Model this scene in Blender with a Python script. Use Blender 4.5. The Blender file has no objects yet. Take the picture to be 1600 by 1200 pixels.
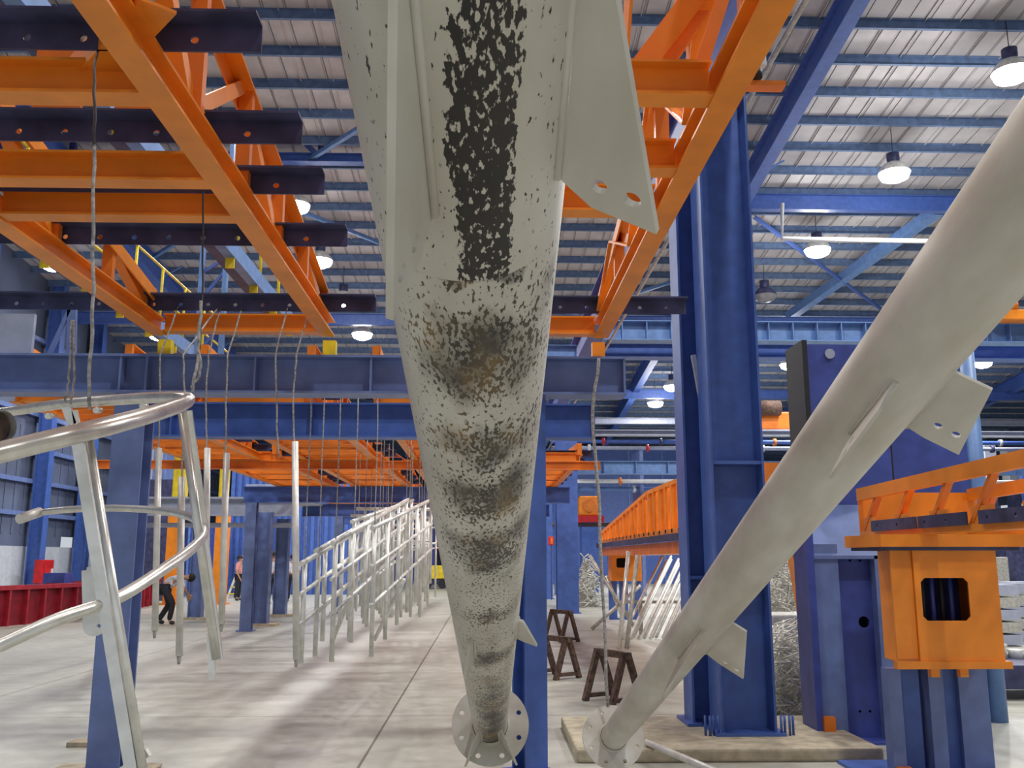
import bpy, bmesh, math, random
from mathutils import Vector, Matrix
random.seed(7)
SC = bpy.context.scene
COL = SC.collection
V = Vector
PI = math.pi

# ------------------------------------------------------------------ camera
F = 1450.0
PITCH = math.atan(273/1450.)
YAW = math.atan(42/1450.*math.cos(PITCH))
H = 1.55
cam = bpy.data.cameras.new('camera'); camo = bpy.data.objects.new('camera', cam); COL.objects.link(camo)
camo.location = (0, 0, H)
camo.rotation_euler = (PI/2+PITCH, 0, -YAW)
cam.sensor_width = 36; cam.lens = F/1600*36; cam.clip_start = .05; cam.clip_end = 400
SC.camera = camo

# ------------------------------------------------------------------ daylight and exposure
w = bpy.data.worlds.new('daylight'); SC.world = w; w.use_nodes = True
wn = w.node_tree; bg = wn.nodes['Background']
bg.inputs[0].default_value = (.86, .93, 1, 1); bg.inputs[1].default_value = .9
SC.view_settings.view_transform = 'Standard'; SC.view_settings.look = 'None'
SC.view_settings.exposure = -.5; SC.view_settings.gamma = 1; SC.view_settings.use_curve_mapping = False
LAMP_W = 2600

def ray(px, py):
    x = (px-800)/F; y = (600-py)/F
    cp, sp = math.cos(PITCH), math.sin(PITCH)
    d = (x, cp-y*sp, sp+y*cp)
    c, s = math.cos(YAW), math.sin(YAW)
    return V((d[0]*c+d[1]*s, d[1]*c-d[0]*s, d[2]))
def at(px, py, X=None, Y=None, Z=None):
    d = ray(px, py)
    t = Y/d.y if Y is not None else (X/d.x if X is not None else (Z-H)/d.z)
    return V((d.x*t, d.y*t, H+d.z*t))
RZ, RS = 15.6, -.098
def roof_z(Y): return RZ+RS*Y
def at_roof(px, py, drop=0):
    d = ray(px, py); t = (RZ-drop-H)/(d.z-RS*d.y)
    return V((d.x*t, d.y*t, H+d.z*t))

# ------------------------------------------------------------------ materials
def mat(name, col, rough=.5, metal=0., var=.12, scale=6., bump=0., col2=None, emit=0.):
    m = bpy.data.materials.new(name); m.use_nodes = True; nt = m.node_tree; b = nt.nodes['Principled BSDF']
    tc = nt.nodes.new('ShaderNodeTexCoord'); nz = nt.nodes.new('ShaderNodeTexNoise')
    nz.inputs['Scale'].default_value = scale; nz.inputs['Detail'].default_value = 6
    nt.links.new(tc.outputs['Object'], nz.inputs['Vector'])
    cr = nt.nodes.new('ShaderNodeValToRGB')
    c2 = col2 or tuple(c*(1-var*2) for c in col)
    cr.color_ramp.elements[0].position = .35; cr.color_ramp.elements[1].position = .65
    cr.color_ramp.elements[0].color = (*c2, 1); cr.color_ramp.elements[1].color = (*[min(1, c*(1+var)) for c in col], 1)
    nt.links.new(nz.outputs['Fac'], cr.inputs['Fac']); nt.links.new(cr.outputs['Color'], b.inputs['Base Color'])
    b.inputs['Roughness'].default_value = rough; b.inputs['Metallic'].default_value = metal
    if bump:
        bp = nt.nodes.new('ShaderNodeBump'); bp.inputs['Strength'].default_value = bump; bp.inputs['Distance'].default_value = .01
        nt.links.new(nz.outputs['Fac'], bp.inputs['Height']); nt.links.new(bp.outputs['Normal'], b.inputs['Normal'])
    if emit:
        b.inputs['Emission Color'].default_value = (1, .98, .95, 1); b.inputs['Emission Strength'].default_value = emit
    return m
M = {}
M['blue'] = mat('blue_paint', (.06, .125, .41), .45, var=.08)
M['lblue'] = mat('light_blue_paint', (.13, .25, .52), .45, var=.08)
M['gblue'] = mat('grey_blue_paint', (.14, .20, .43), .45, var=.08)
M['navy'] = mat('deep_blue_paint', (.05, .075, .32), .45, var=.1)
M['orange'] = mat('orange_paint', (.84, .26, .016), .42, var=.08, scale=3)
M['orange2'] = mat('red_orange_paint', (.78, .20, .014), .42, var=.1, scale=3)
M['dark'] = mat('dark_steel', (.06, .066, .15), .5, .3, var=.2)
M['galv'] = mat('galvanized_steel', (.50, .49, .45), .45, .35, var=.13, scale=14, bump=.15)
M['bright'] = mat('bright_galvanized_steel', (.80, .78, .72), .28, .6, var=.06, scale=25)
M['purlin'] = mat('purlin_paint', (.12, .19, .34), .6)
M['brightd'] = mat('new_zinc_coat', (.82, .81, .76), .4, .25, var=.1, scale=9)
M['rope'] = mat('wire_rope', (.42, .40, .38), .7, 0, var=.25, scale=60)
M['wire'] = mat('dark_wire', (.05, .045, .045), .7, 0)
M['yellow'] = mat('yellow_paint', (.80, .60, .02), .5)
M['red'] = mat('red_paint', (.55, .01, .015), .5)
M['burg'] = mat('burgundy_paint', (.22, .008, .02), .5)
M['burg2'] = mat('lighter_burgundy_paint', (.34, .015, .03), .5)  # lighter burgundy for the trough rims and ribs
M['white'] = mat('white_paint', (.72, .74, .76), .6, var=.05)
M['grey'] = mat('pale_grey_paint', (.36, .39, .50), .6, var=.06)
M['black'] = mat('black_rubber', (.012, .012, .016), .6)
M['rust'] = mat('rusty_steel', (.13, .075, .05), .8, .1, var=.3, scale=20, col2=(.05, .035, .035))
M['conc'] = mat('footing_concrete', (.50, .43, .31), .9, var=.12, scale=9, bump=.3)
M['skin'] = mat('skin', (.40, .22, .15), .6)
M['shirt'] = mat('pale_shirt_cloth', (.62, .62, .70), .9)
M['trouser'] = mat('dark_trouser_cloth', (.02, .02, .03), .9)
M['pink'] = mat('pink_shirt_cloth', (.75, .32, .30), .9)
M['hair'] = mat('black_hair', (.012, .01, .01), .8)
M['lampglass'] = mat('lamp_glass', (1, 1, 1), .5, emit=60)
M['lampoff'] = mat('unlit_lamp_glass', (.2, .2, .22), .4)
M['scrap'] = mat('scrap_wire', (.80, .77, .68), .5, .1, var=.15, scale=8)

def stained(name, bands, strip, amt=1.):
    """galvanized pole: mottled zinc with black ash and rust stains along local z; angle measured round the axis"""
    m = bpy.data.materials.new(name); m.use_nodes = True; nt = m.node_tree; N = nt.nodes; L = nt.links
    b = N['Principled BSDF']; b.inputs['Roughness'].default_value = .5; b.inputs['Metallic'].default_value = .15
    tc = N.new('ShaderNodeTexCoord'); mpz = N.new('ShaderNodeMapping'); mpz.inputs['Scale'].default_value = (1, 1, .42); L.new(tc.outputs['Object'], mpz.inputs['Vector'])
    def noise(sc, det=6, vec=None):
        n = N.new('ShaderNodeTexNoise'); n.inputs['Scale'].default_value = sc; n.inputs['Detail'].default_value = det
        L.new(vec or mpz.outputs['Vector'], n.inputs['Vector']); return n.outputs['Fac']
    def ramp(src, pts, interp='LINEAR'):
        r = N.new('ShaderNodeValToRGB'); r.color_ramp.interpolation = interp; e = r.color_ramp.elements
        while len(e) < len(pts): e.new(.5)
        for q, (p, c) in zip(e, pts):
            q.position = p; q.color = (*c, 1) if isinstance(c, tuple) else (c, c, c, 1)
        L.new(src, r.inputs['Fac']); return r.outputs['Color']
    def mth(op, a, bb, clamp=False):
        n = N.new('ShaderNodeMath'); n.operation = op; n.use_clamp = clamp
        for i, s in enumerate((a, bb)):
            if isinstance(s, (int, float)): n.inputs[i].default_value = s
            else: L.new(s, n.inputs[i])
        return n.outputs[0]
    base = ramp(noise(7), [(.3, (.50, .465, .39)), (.5, (.59, .56, .49)), (.7, (.69, .67, .61))])
    sp = N.new('ShaderNodeSeparateXYZ'); L.new(tc.outputs['Object'], sp.inputs[0])
    if bands:
        LN = bands[-1][0]
        zz = mth('DIVIDE', sp.outputs['Z'], LN)
        wob = mth('MULTIPLY', mth('SUBTRACT', noise(9), .5), .05)
        zw = mth('ADD', zz, wob)
        dens = ramp(zw, [(z/LN, d) for z, d in bands])
        ang = mth('ARCTAN2', sp.outputs['X'], mth('MULTIPLY', sp.outputs['Y'], -1.))   # 0 where local -y faces
        wa = mth('ADD', ang, mth('MULTIPLY', mth('SUBTRACT', noise(12), .5), .5))
        # near stretch: a narrow strip; further on: a wide patch
        d1 = mth('ABSOLUTE', mth('SUBTRACT', wa, strip[0]), 0)
        narrow = mth('SUBTRACT', 1, mth('DIVIDE', d1, strip[1]), True)
        d2 = mth('ABSOLUTE', mth('SUBTRACT', wa, strip[2]), 0)
        wide = mth('SUBTRACT', 1, mth('DIVIDE', d2, strip[3]), True)
        sel = mth('GREATER_THAN', sp.outputs['Z'], strip[4])
        msk = mth('ADD', mth('MULTIPLY', wide, sel), mth('MULTIPLY', mth('MULTIPLY', narrow, 3., True), mth('SUBTRACT', 1, sel)))
        msk = mth('MULTIPLY', mth('POWER', msk, .6), dens)
        fine = noise(170, 4)
        k = mth('ADD', msk, mth('MULTIPLY', mth('SUBTRACT', fine, .5), 3.6))
        st = ramp(k, [(.52, 0.), (.66, 1.)])
        soft = ramp(mth('ADD', msk, mth('MULTIPLY', mth('SUBTRACT', noise(16), .5), 1.2)), [(.32, 0.), (.85, .92)])
        mult = mth('MAXIMUM', mth('MULTIPLY', st, .97), mth('MULTIPLY', soft, sel))
        stc = ramp(noise(14, 3), [(.42, (.018, .014, .012)), (.55, (.07, .05, .025)), (.68, (.19, .11, .02))])
        stc2 = ramp(noise(30, 3), [(.3, (.004, .003, .003)), (.8, (.018, .012, .010))])
        mc = N.new('ShaderNodeMix'); mc.data_type = 'RGBA'; L.new(sel, mc.inputs[0]); L.new(stc2, mc.inputs[6]); L.new(stc, mc.inputs[7])
        mx = N.new('ShaderNodeMix'); mx.data_type = 'RGBA'
        L.new(mult, mx.inputs[0]); L.new(base, mx.inputs[6]); L.new(mc.outputs[2], mx.inputs[7])
        L.new(mx.outputs[2], b.inputs['Base Color'])
    else:
        L.new(base, b.inputs['Base Color'])
    bp = N.new('ShaderNodeBump'); bp.inputs['Strength'].default_value = .25; bp.inputs['Distance'].default_value = .004
    L.new(noise(30), bp.inputs['Height']); L.new(bp.outputs['Normal'], b.inputs['Normal'])
    return m

# ------------------------------------------------------------------ mesh builder
def frame(d, up=V((0, 0, 1))):
    z = d.normalized()
    if abs(z.dot(up)) > .98: up = V((0, 1, 0))
    x = up.cross(z).normalized(); y = z.cross(x)
    return x, y, z           # x sideways, y 'up', z along
class MB:
    def __init__(s): s.v = []; s.f = []; s.smooth = []
    def add(s, vs, fs, sm=False):
        o = len(s.v); s.v += [V(p) for p in vs]
        for f in fs: s.f.append([i+o for i in f]); s.smooth.append(sm)
        return s
    def box(s, x0, x1, y0, y1, z0, z1, T=None):
        vs = [V((x, y, z)) for z in (z0, z1) for y in (y0, y1) for x in (x0, x1)]
        if T is not None: vs = [T @ p for p in vs]
        return s.add(vs, [(0, 2, 3, 1), (4, 5, 7, 6), (0, 1, 5, 4), (2, 6, 7, 3), (0, 4, 6, 2), (1, 3, 7, 5)])
    def prism(s, a, b, rects, up=V((0, 0, 1)), off=(0, 0)):
        """rects: (u0,u1,v0,v1) cross sections swept from a to b"""
        a, b = V(a), V(b); x, y, z = frame(b-a, up)
        for (u0, u1, v0, v1) in rects:
            vs = [p+x*(u+off[0])+y*(v+off[1]) for p in (a, b) for (u, v) in ((u0, v0), (u1, v0), (u1, v1), (u0, v1))]
            s.add(vs, [(0, 1, 2, 3), (7, 6, 5, 4), (0, 4, 5, 1), (1, 5, 6, 2), (2, 6, 7, 3), (3, 7, 4, 0)])
        return s
    def bar(s, a, b, w, h, **k): return s.prism(a, b, [(-w/2, w/2, -h/2, h/2)], **k)
    def ibeam(s, a, b, w, h, t=.012, **k):
        return s.prism(a, b, [(-w/2, w/2, -h/2, -h/2+t), (-w/2, w/2, h/2-t, h/2), (-t/2, t/2, -h/2+t, h/2-t)], **k)
    def hbeam(s, a, b, w, h, t=.012, **k):       # flanges left and right
        return s.prism(a, b, [(-w/2, -w/2+t, -h/2, h/2), (w/2-t, w/2, -h/2, h/2), (-w/2+t, w/2-t, -t/2, t/2)], **k)
    def angle(s, a, b, w, t=.01, sx=1, sy=1, **k):
        r1 = (0, w*sx, 0, t*sy); r2 = (0, t*sx, t*sy, w*sy)
        fx = lambda r: (min(r[0], r[1]), max(r[0], r[1]), min(r[2], r[3]), max(r[2], r[3]))
        return s.prism(a, b, [fx(r1), fx(r2)], **k)
    def tube(s, pts, r, n=12, cap=True, closed=False):
        pts = [V(p) for p in pts]; m = len(pts)
        rs = r if isinstance(r, (list, tuple)) else [r]*m
        o = len(s.v); px = None
        for i, p in enumerate(pts):
            if closed: d = pts[(i+1) % m]-pts[i-1]
            else: d = pts[min(i+1, m-1)]-pts[max(i-1, 0)]
            d.normalize()
            if px is None: x, _, _ = frame(d)
            else: x = (px-d*px.dot(d)).normalized()
            px = x; y = d.cross(x)
            for k in range(n):
                a = 2*PI*k/n; s.v.append(p+(x*math.cos(a)+y*math.sin(a))*rs[i])
        for i in range(m if closed else m-1):
            j = (i+1) % m
            for k in range(n):
                q = (k+1) % n
                s.f.append([o+i*n+k, o+i*n+q, o+j*n+q, o+j*n+k]); s.smooth.append(True)
        if cap and not closed:
            s.f.append([o+k for k in range(n)][::-1]); s.smooth.append(False)
            s.f.append([o+(m-1)*n+k for k in range(n)]); s.smooth.append(False)
        return s
    def disc(s, c, nrm, r, t, n=32, r2=None):
        nrm = V(nrm).normalized(); c = V(c)
        return s.tube([c-nrm*t/2, c+nrm*t/2], [r, r if r2 is None else r2], n)
    def lathe(s, c, prof, n=20):
        c = V(c); o = len(s.v)
        for r, z in prof:
            for k in range(n): s.v.append(c+V((r*math.cos(2*PI*k/n), r*math.sin(2*PI*k/n), z)))
        for i in range(len(prof)-1):
            for k in range(n):
                q = (k+1) % n; s.f.append([o+i*n+k, o+i*n+q, o+(i+1)*n+q, o+(i+1)*n+k]); s.smooth.append(True)
        return s
    def build(s, name, m, parent=None, T=None, bevel=0):
        me = bpy.data.meshes.new(name)
        off = parent_loc(parent)
        me.from_pydata([tuple((T @ p if T is not None else p)-off) for p in s.v], [], s.f)
        me.polygons.foreach_set('use_smooth', s.smooth); me.update()
        bm = bmesh.new(); bm.from_mesh(me); bmesh.ops.recalc_face_normals(bm, faces=bm.faces); bm.to_mesh(me); bm.free()
        me.materials.append(M[m] if isinstance(m, str) else m)
        o = bpy.data.objects.new(name, me); COL.objects.link(o)
        if parent: o.parent = parent
        if bevel:
            bv = o.modifiers.new('bevel', 'BEVEL'); bv.width = bevel; bv.segments = 2; bv.limit_method = 'ANGLE'
        return o
def parent_loc(p):
    r = V((0, 0, 0))
    while p is not None:
        r = r+V(p.location); p = p.parent
    return r
def root(name, loc, label, cat, group=None):
    o = bpy.data.objects.new(name, None); COL.objects.link(o); o.location = V(loc); o.empty_display_size = .1
    o['label'] = label; o['category'] = cat
    if group: o['group'] = group
    return o
def tag(o, label, cat, group=None):
    o['label'] = label; o['category'] = cat
    if group: o['group'] = group
    # move the origin to the bounds' foot so that the thing sits at its own place
    me = o.data
    xs = [v.co for v in me.vertices]
    c = V((sum(v.x for v in xs)/len(xs), sum(v.y for v in xs)/len(xs), min(v.z for v in xs)))
    if o.parent is None and o.location.length < 1e-6 and not me.get('moved'):
        me.transform(Matrix.Translation(-c)); o.location = c; me['moved'] = 1
    return o
def struct(o): o['kind'] = 'structure'; return o
def copy_tree(o, parent=None):
    c = o.copy(); COL.objects.link(c); c.parent = parent
    for ch in list(o.children): copy_tree(ch, c)
    return c
def plate(name, poly, holes, th, T, m, parent):
    """flat plate with real drilled holes: poly in local xy, holes (x,y,r), placed by matrix T (world)"""
    cu = bpy.data.curves.new(name, 'CURVE'); cu.dimensions = '2D'; cu.fill_mode = 'BOTH'; cu.extrude = th/2
    def spl(pts):
        sp = cu.splines.new('POLY'); sp.points.add(len(pts)-1); sp.use_cyclic_u = True
        for q, (x, y) in zip(sp.points, pts): q.co = (x, y, 0, 1)
    spl(poly)
    for hx, hy, r in holes: spl([(hx+r*math.cos(2*PI*k/14), hy+r*math.sin(2*PI*k/14)) for k in range(14)])
    tmp = bpy.data.objects.new('tmp', cu); COL.objects.link(tmp)
    dg = bpy.context.evaluated_depsgraph_get(); dg.update()
    me = bpy.data.meshes.new_from_object(tmp.evaluated_get(dg)); bpy.data.objects.remove(tmp)
    me.name = name; me.transform(Matrix.Translation(-parent_loc(parent)) @ T); me.materials.clear(); me.materials.append(M[m] if isinstance(m, str) else m)
    for p in me.polygons: p.use_smooth = False
    o = bpy.data.objects.new(name, me); COL.objects.link(o)
    if parent: o.parent = parent
    return o
def basis(o, x, y):
    x = V(x).normalized(); y = V(y).normalized(); z = x.cross(y)
    return Matrix(((x.x, y.x, z.x, o[0]), (x.y, y.y, z.y, o[1]), (x.z, y.z, z.z, o[2]), (0, 0, 0, 1)))

# ================================================================== THE SETTING
YF = 72.0; XL = -17.0; XR = 34.0; YB = -3.0
# floor
fm = bpy.data.materials.new('sealed_concrete_floor'); fm.use_nodes = True
nt = fm.node_tree; b = nt.nodes['Principled BSDF']; tc = nt.nodes.new('ShaderNodeTexCoord')
n1 = nt.nodes.new('ShaderNodeTexNoise'); n1.inputs['Scale'].default_value = .35; n1.inputs['Detail'].default_value = 8
n2 = nt.nodes.new('ShaderNodeTexNoise'); n2.inputs['Scale'].default_value = 5; n2.inputs['Detail'].default_value = 8
nt.links.new(tc.outputs['Object'], n1.inputs['Vector']); nt.links.new(tc.outputs['Object'], n2.inputs['Vector'])
mm = nt.nodes.new('ShaderNodeMath'); mm.operation = 'ADD'; nt.links.new(n1.outputs['Fac'], mm.inputs[0]); nt.links.new(n2.outputs['Fac'], mm.inputs[1])
cr = nt.nodes.new('ShaderNodeValToRGB'); nt.links.new(mm.outputs[0], cr.inputs['Fac'])
cr.color_ramp.elements[0].position = .0; cr.color_ramp.elements[1].position = 1.
m2 = nt.nodes.new('ShaderNodeMath'); m2.operation = 'MULTIPLY'; m2.inputs[1].default_value = .5
nt.links.new(mm.outputs[0], m2.inputs[0]); nt.links.new(m2.outputs[0], cr.inputs['Fac'])
cr.color_ramp.elements[0].position = .38; cr.color_ramp.elements[1].position = .62
cr.color_ramp.elements[0].color = (.39, .385, .325, 1); cr.color_ramp.elements[1].color = (.53, .53, .47, 1)
# saw-cut joints: brick texture in metres
bk = nt.nodes.new('ShaderNodeTexBrick'); bk.offset = 0; bk.inputs['Scale'].default_value = 1
bk.inputs['Brick Width'].default_value = 4.6; bk.inputs['Row Height'].default_value = 4.8; bk.inputs['Mortar Size'].default_value = .012
bk.inputs['Color1'].default_value = (1, 1, 1, 1); bk.inputs['Color2'].default_value = (1, 1, 1, 1); bk.inputs['Mortar'].default_value = (.35, .33, .3, 1)
mp = nt.nodes.new('ShaderNodeMapping'); mp.inputs['Location'].default_value = (.95, -.2, 0)
nt.links.new(tc.outputs['Object'], mp.inputs['Vector']); nt.links.new(mp.outputs['Vector'], bk.inputs['Vector'])
mx = nt.nodes.new('ShaderNodeMix'); mx.data_type = 'RGBA'; mx.blend_type = 'MULTIPLY'; mx.inputs[0].default_value = 1
nt.links.new(cr.outputs['Color'], mx.inputs[6]); nt.links.new(bk.outputs['Color'], mx.inputs[7]); nt.links.new(mx.outputs[2], b.inputs['Base Color'])
b.inputs['Roughness'].default_value = .38
struct(MB().box(XL, XR, YB, YF+20, -.2, 0).build('floor', fm))

# roof sheeting: corrugation ribs run along the slope
rm = mat('roof_sheet', (.50, .48, .49), .55, .1, var=.08, scale=1.5)
nt = rm.node_tree; b = nt.nodes['Principled BSDF']
wv = nt.nodes.new('ShaderNodeTexWave'); wv.wave_type = 'BANDS'; wv.bands_direction = 'X'; wv.inputs['Scale'].default_value = .62; wv.inputs['Distortion'].default_value = 0
tc = nt.nodes.new('ShaderNodeTexCoord'); nt.links.new(tc.outputs['Object'], wv.inputs['Vector'])
rr = nt.nodes.new('ShaderNodeValToRGB'); rr.color_ramp.elements[0].position = .0; rr.color_ramp.elements[0].color = (0, 0, 0, 1); rr.color_ramp.elements[1].position = .05
nt.links.new(wv.outputs['Fac'], rr.inputs['Fac'])
bp = nt.nodes.new('ShaderNodeBump'); bp.inputs['Strength'].default_value = 1; bp.inputs['Distance'].default_value = .06
nt.links.new(rr.outputs['Color'], bp.inputs['Height']); nt.links.new(bp.outputs['Normal'], b.inputs['Normal'])
rb = MB()
def roofbox(mb, x0, x1, y0, y1, d0, d1):
    vs = [(x, y, roof_z(y)+d) for d in (d0, d1) for y in (y0, y1) for x in (x0, x1)]
    mb.add(vs, [(0, 2, 3, 1), (4, 5, 7, 6), (0, 1, 5, 4), (2, 6, 7, 3), (0, 4, 6, 2), (1, 3, 7, 5)])
roofbox(rb, XL, XR, YB-1, YF, 0, .08)
x = XL+.8
while x < XR:                       # standing seams between the sheets
    roofbox(rb, x-.012, x+.012, 2, YF, -.035, .0); x += .82
struct(rb.build('ceiling', rm))
# walls
wl = mat('blue_grey_cladding', (.10, .125, .20), .6, var=.2, scale=.4)
gw = mat('pale_wall_panel', (.50, .54, .60), .7, var=.05)
nz = MB()
def ribwall(mb, x0, x1, y0, y1, z0, z1, axis, step=.35):
    mb.box(x0, x1, y0, y1, z0, z1)
o = MB()
zt = lambda y: roof_z(y)
def wall_left():
    mb = MB()
    gaps = [(38.2, 39.6, 2.15, 2.42), (46.4, 47.2, 2.0, 2.3), (48.6, 50.8, 2.0, 2.35)]
    mb.box(XL-.15, XL, YB, YF, 2.42, 6)
    ys = [YB]+[v for g in gaps for v in g[:2]]+[YF]
    for i in range(0, len(ys), 2): mb.box(XL-.15, XL, ys[i], ys[i+1], 2.15, 2.42)
    for i in range(0, len(ys), 2): mb.box(XL-.15, XL, ys[i], ys[i+1], 2.0, 2.15)
    mb.add([(XL-.15, YB, 6), (XL, YB, 6), (XL, YF, 6), (XL-.15, YF, 6), (XL-.15, YB, zt(YB)), (XL, YB, zt(YB)), (XL, YF, zt(YF)), (XL-.15, YF, zt(YF))],
           [(0, 1, 5, 4), (1, 2, 6, 5), (2, 3, 7, 6), (3, 0, 4, 7)])
    y = YB
    while y < YF:
        mb.box(XL, XL+.03, y, y+.12, 2.45, 6.4); y += .7
    return mb
struct(wall_left().build('wall_left', wl))
struct(MB().box(XL-.16, XL+.02, YB, YF, 0, 2.0).build('wall_left_dado', gw))
# far wall with open daylight bays on the right
fw = MB()
for x0, x1, z0, z1 in ((XL, 18, 0, 8.6), (18, XR, 3.4, 8.6), (21, 22.2, 0, 3.4), (27, 28.5, 0, 3.4), (32, XR, 0, 3.4)):
    fw.box(x0, x1, YF, YF+.2, z0, z1)
x = XL
while x < XR:
    fw.box(x, x+.2, YF-.08, YF, 4.7, 9); x += 1.1
struct(fw.build('wall_far', wl))
bw = MB().box(XL, XR, YB-.15, YB, 4.6, zt(YB))
for x_ in (XL, -7.5, 8.5, 20, XR-1.2): bw.box(x_, x_+1.2, YB-.15, YB, 0, 4.6)
struct(bw.build('wall_back', wl))
rw = MB().box(XR, XR+.15, YB, YF, 5.0, 8).box(XR, XR+.15, YB, YF, 0, .3)
rw.add([(XR, YB, 8), (XR+.15, YB, 8), (XR+.15, YF, 8), (XR, YF, 8), (XR, YB, zt(YB)), (XR+.15, YB, zt(YB)), (XR+.15, YF, zt(YF)), (XR, YF, zt(YF))], [(0, 1, 5, 4), (1, 2, 6, 5), (2, 3, 7, 6), (3, 0, 4, 7)])
y = YB
while y < YF: rw.box(XR, XR+.15, y, y+4.0, .3, 5.0); y += 8
struct(rw.build('wall_right', wl))
# girts on the left wall
g = MB()
for z in (3.1, 4.3, 5.5, 6.8, 8.2, 9.6):
    g.box(XL, XL+.18, YB, 62, z, z+.16)
struct(g.build('trim_1', 'gblue'))

# purlins and rafters under the roof
def purlin(y):
    mb = MB(); z = roof_z(y)
    mb.box(XL, XR, y-.008, y+.008, z-.24, z)
    mb.box(XL, XR, y-.075, y+.008, z-.252, z-.24); mb.box(XL, XR, y-.075, y+.008, z-.012, z)
    return mb
k = 0; y = 16.5
while y < YF-1:
    o = purlin(y).build('roof_purlin', 'purlin')
    tag(o, 'long light blue purlin running across under the roof sheets', 'roof beam', 'roof purlins')
    y += 1.33; k += 1
for i, X in enumerate((-12.0, -2.2, 7.75, 17.6, 27.4)):
    p0 = V((X, 14, roof_z(14)-.62)); p1 = V((X, YF, roof_z(YF)-.62))
    r = root('roof_rafter', (X, 14, roof_z(14)-1), ['blue rafter under the roof on the far left side', 'blue rafter running down the roof left of the stained pole',
             'blue rafter running down the roof right of the tall column', 'blue rafter under the bright roof at the right', 'blue rafter under the roof at the far right'][i], 'roof beam')
    MB().ibeam(p0, p1, .34, .74, .02).build('girder', 'blue', r)
    for j in range(6):
        yy = 17+j*8; zz = roof_z(yy)
        MB().bar((X, yy, zz-.75), (X+.85, yy, zz-.26), .05, .05).build('fly_brace', 'lblue', r)
# roof bracing rods
def brace(a, b, label, w=.12, m='lblue'):
    o = MB().angle(a, b, w, .012).build('roof_brace', m)
    tag(o, label, 'brace'); return o
def rp(X, Y, d=.45): return V((X, Y, roof_z(Y)-d))
brace(rp(-12, 22), rp(-2.2, 32), 'light blue diagonal roof brace crossing at the left of the stained pole')
brace(rp(-12, 32), rp(-2.2, 22), 'light blue diagonal roof brace rising toward the rafter left of the pole')
brace(rp(-2.2, 33), rp(7.75, 43), 'light blue diagonal roof brace between pole and tall column')
brace(rp(-2.2, 43), rp(7.75, 33), 'light blue counter brace between pole and tall column')
brace(at_roof(1228, 500, .6), at_roof(1460, 335, .6), 'wide light blue diagonal brace beneath the bright roof', .34)
brace(at_roof(1180, 340, .6), at_roof(1400, 500, .6), 'thin blue diagonal brace crossing the wide one under the bright roof', .1, 'blue')
TRY = 25.
za, zb_t = at(450, 165, Y=TRY).z, at(450, 248, Y=TRY).z
r = root('roof_truss', (-7, TRY, zb_t), 'dark blue transverse roof truss behind the ends of the dark angles', 'truss')
MB().ibeam((XL+.3, TRY, za), (-2.4, TRY, za), .3, .3, .02).build('upper_chord', 'blue', r)
MB().ibeam((XL+.3, TRY, zb_t), (-2.4, TRY, zb_t), .3, .26, .02).build('lower_chord', 'blue', r)
for i in range(8):
    xx = -3.0-i*1.75
    MB().bar((xx, TRY, zb_t+.1), (xx, TRY, za-.1), .16, .16).build('post', 'navy', r)
    MB().bar((xx-.1, TRY-.1, zb_t+.1), (xx-1.6, TRY-.1, za-.1) if i % 2 else (xx-1.6, TRY-.1, za-.1), .16, .12).build('diagonal', 'blue', r)
# deep cross girder with pipe at the right
c0 = at_roof(1170, 292, 1.0)
r = root('cross_girder', (7.8, 26.5, c0.z-.4), 'blue cross girder spanning the bright roof with a pale pipe below', 'beam')
MB().ibeam((7.9, 26.5, 12.2), (XR-.05, 26.5, 12.2), .25, .5, .02).build('girder', 'blue', r)
MB().tube([at(1222, 318, Y=25.5), at(1222, 373, Y=25.5), at(1460, 377, Y=25.5), at(1800, 377, Y=25.5)], .07, 10).build('drain_pipe', 'white', r)
for yy, zz, n in ((36, 10.9, 'middle'), (47, 9.9, 'far')):
    o = MB().ibeam((XL+.2, yy, zz), (XR, yy, zz), .25, .45, .02).build('cross_girder', 'blue')
    tag(o, 'deep blue cross girder spanning the whole hall, %s one of three' % n, 'beam')

# wall columns at left
for i, (px, lab) in enumerate(((62, 'blue wall column carrying the red box'), (132, 'blue wall column behind the upright of the silver cage'), (-60, 'blue wall column at the left edge'))):
    X = XL+.45; d = ray(px, 800); Y = X/d.x*d.y
    r = root('wall_column', (X, Y, 0), lab, 'column')
    MB().hbeam((X, Y, 0), (X, Y, zt(Y)-.1), .5, .4, .03).build('column', 'blue', r)
    MB().box(X-.3, X+.3, Y-.25, Y+.25, 0, .03).build('base_plate', 'blue', r)

# ================================================================== LAMPS
lamps = [(1580, 110, 'large glaring high bay lamp at the top right corner', 1), (1397, 268, 'bright high bay lamp under the pale roof left of the second pole', 1),
 (1277, 388, 'high bay lamp right of the tall blue column, lower than the pipe', 1), (1233, 568, 'small lamp seen just below the crane bridge at right', 1),
 (1050, 602, 'small lamp left of the tall column, upper of the close pair', 1), (1024, 628, 'small lamp left of the tall column, lower of the close pair', 1),
 (1535, 565, 'small lamp at the right below the crane bridge', 1),
 (84, 410, 'high bay lamp at the far left under the orange frame', 1), (249, 521, 'high bay lamp near the corner of the orange frame at left', 1),
 (500, 405, 'high bay lamp beside the end of the fourth dark angle', 1), (536, 466, 'high bay lamp above the orange frame end, middle one of three', 1),
 (566, 520, 'high bay lamp just above the first blue beam left of the pole', 1), (597, 175, 'high bay lamp half hidden by the top of the stained pole', 1),
 (462, 318, 'tiny lamp beside the tip of the third dark angle', 1), (1195, 460, 'unlit high bay lamp right of the tall column', 0),
 (1800, 330, 'high bay lamp beyond the right edge', 2), (640, 560, 'high bay lamp behind the stained pole', 2)]
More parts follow.
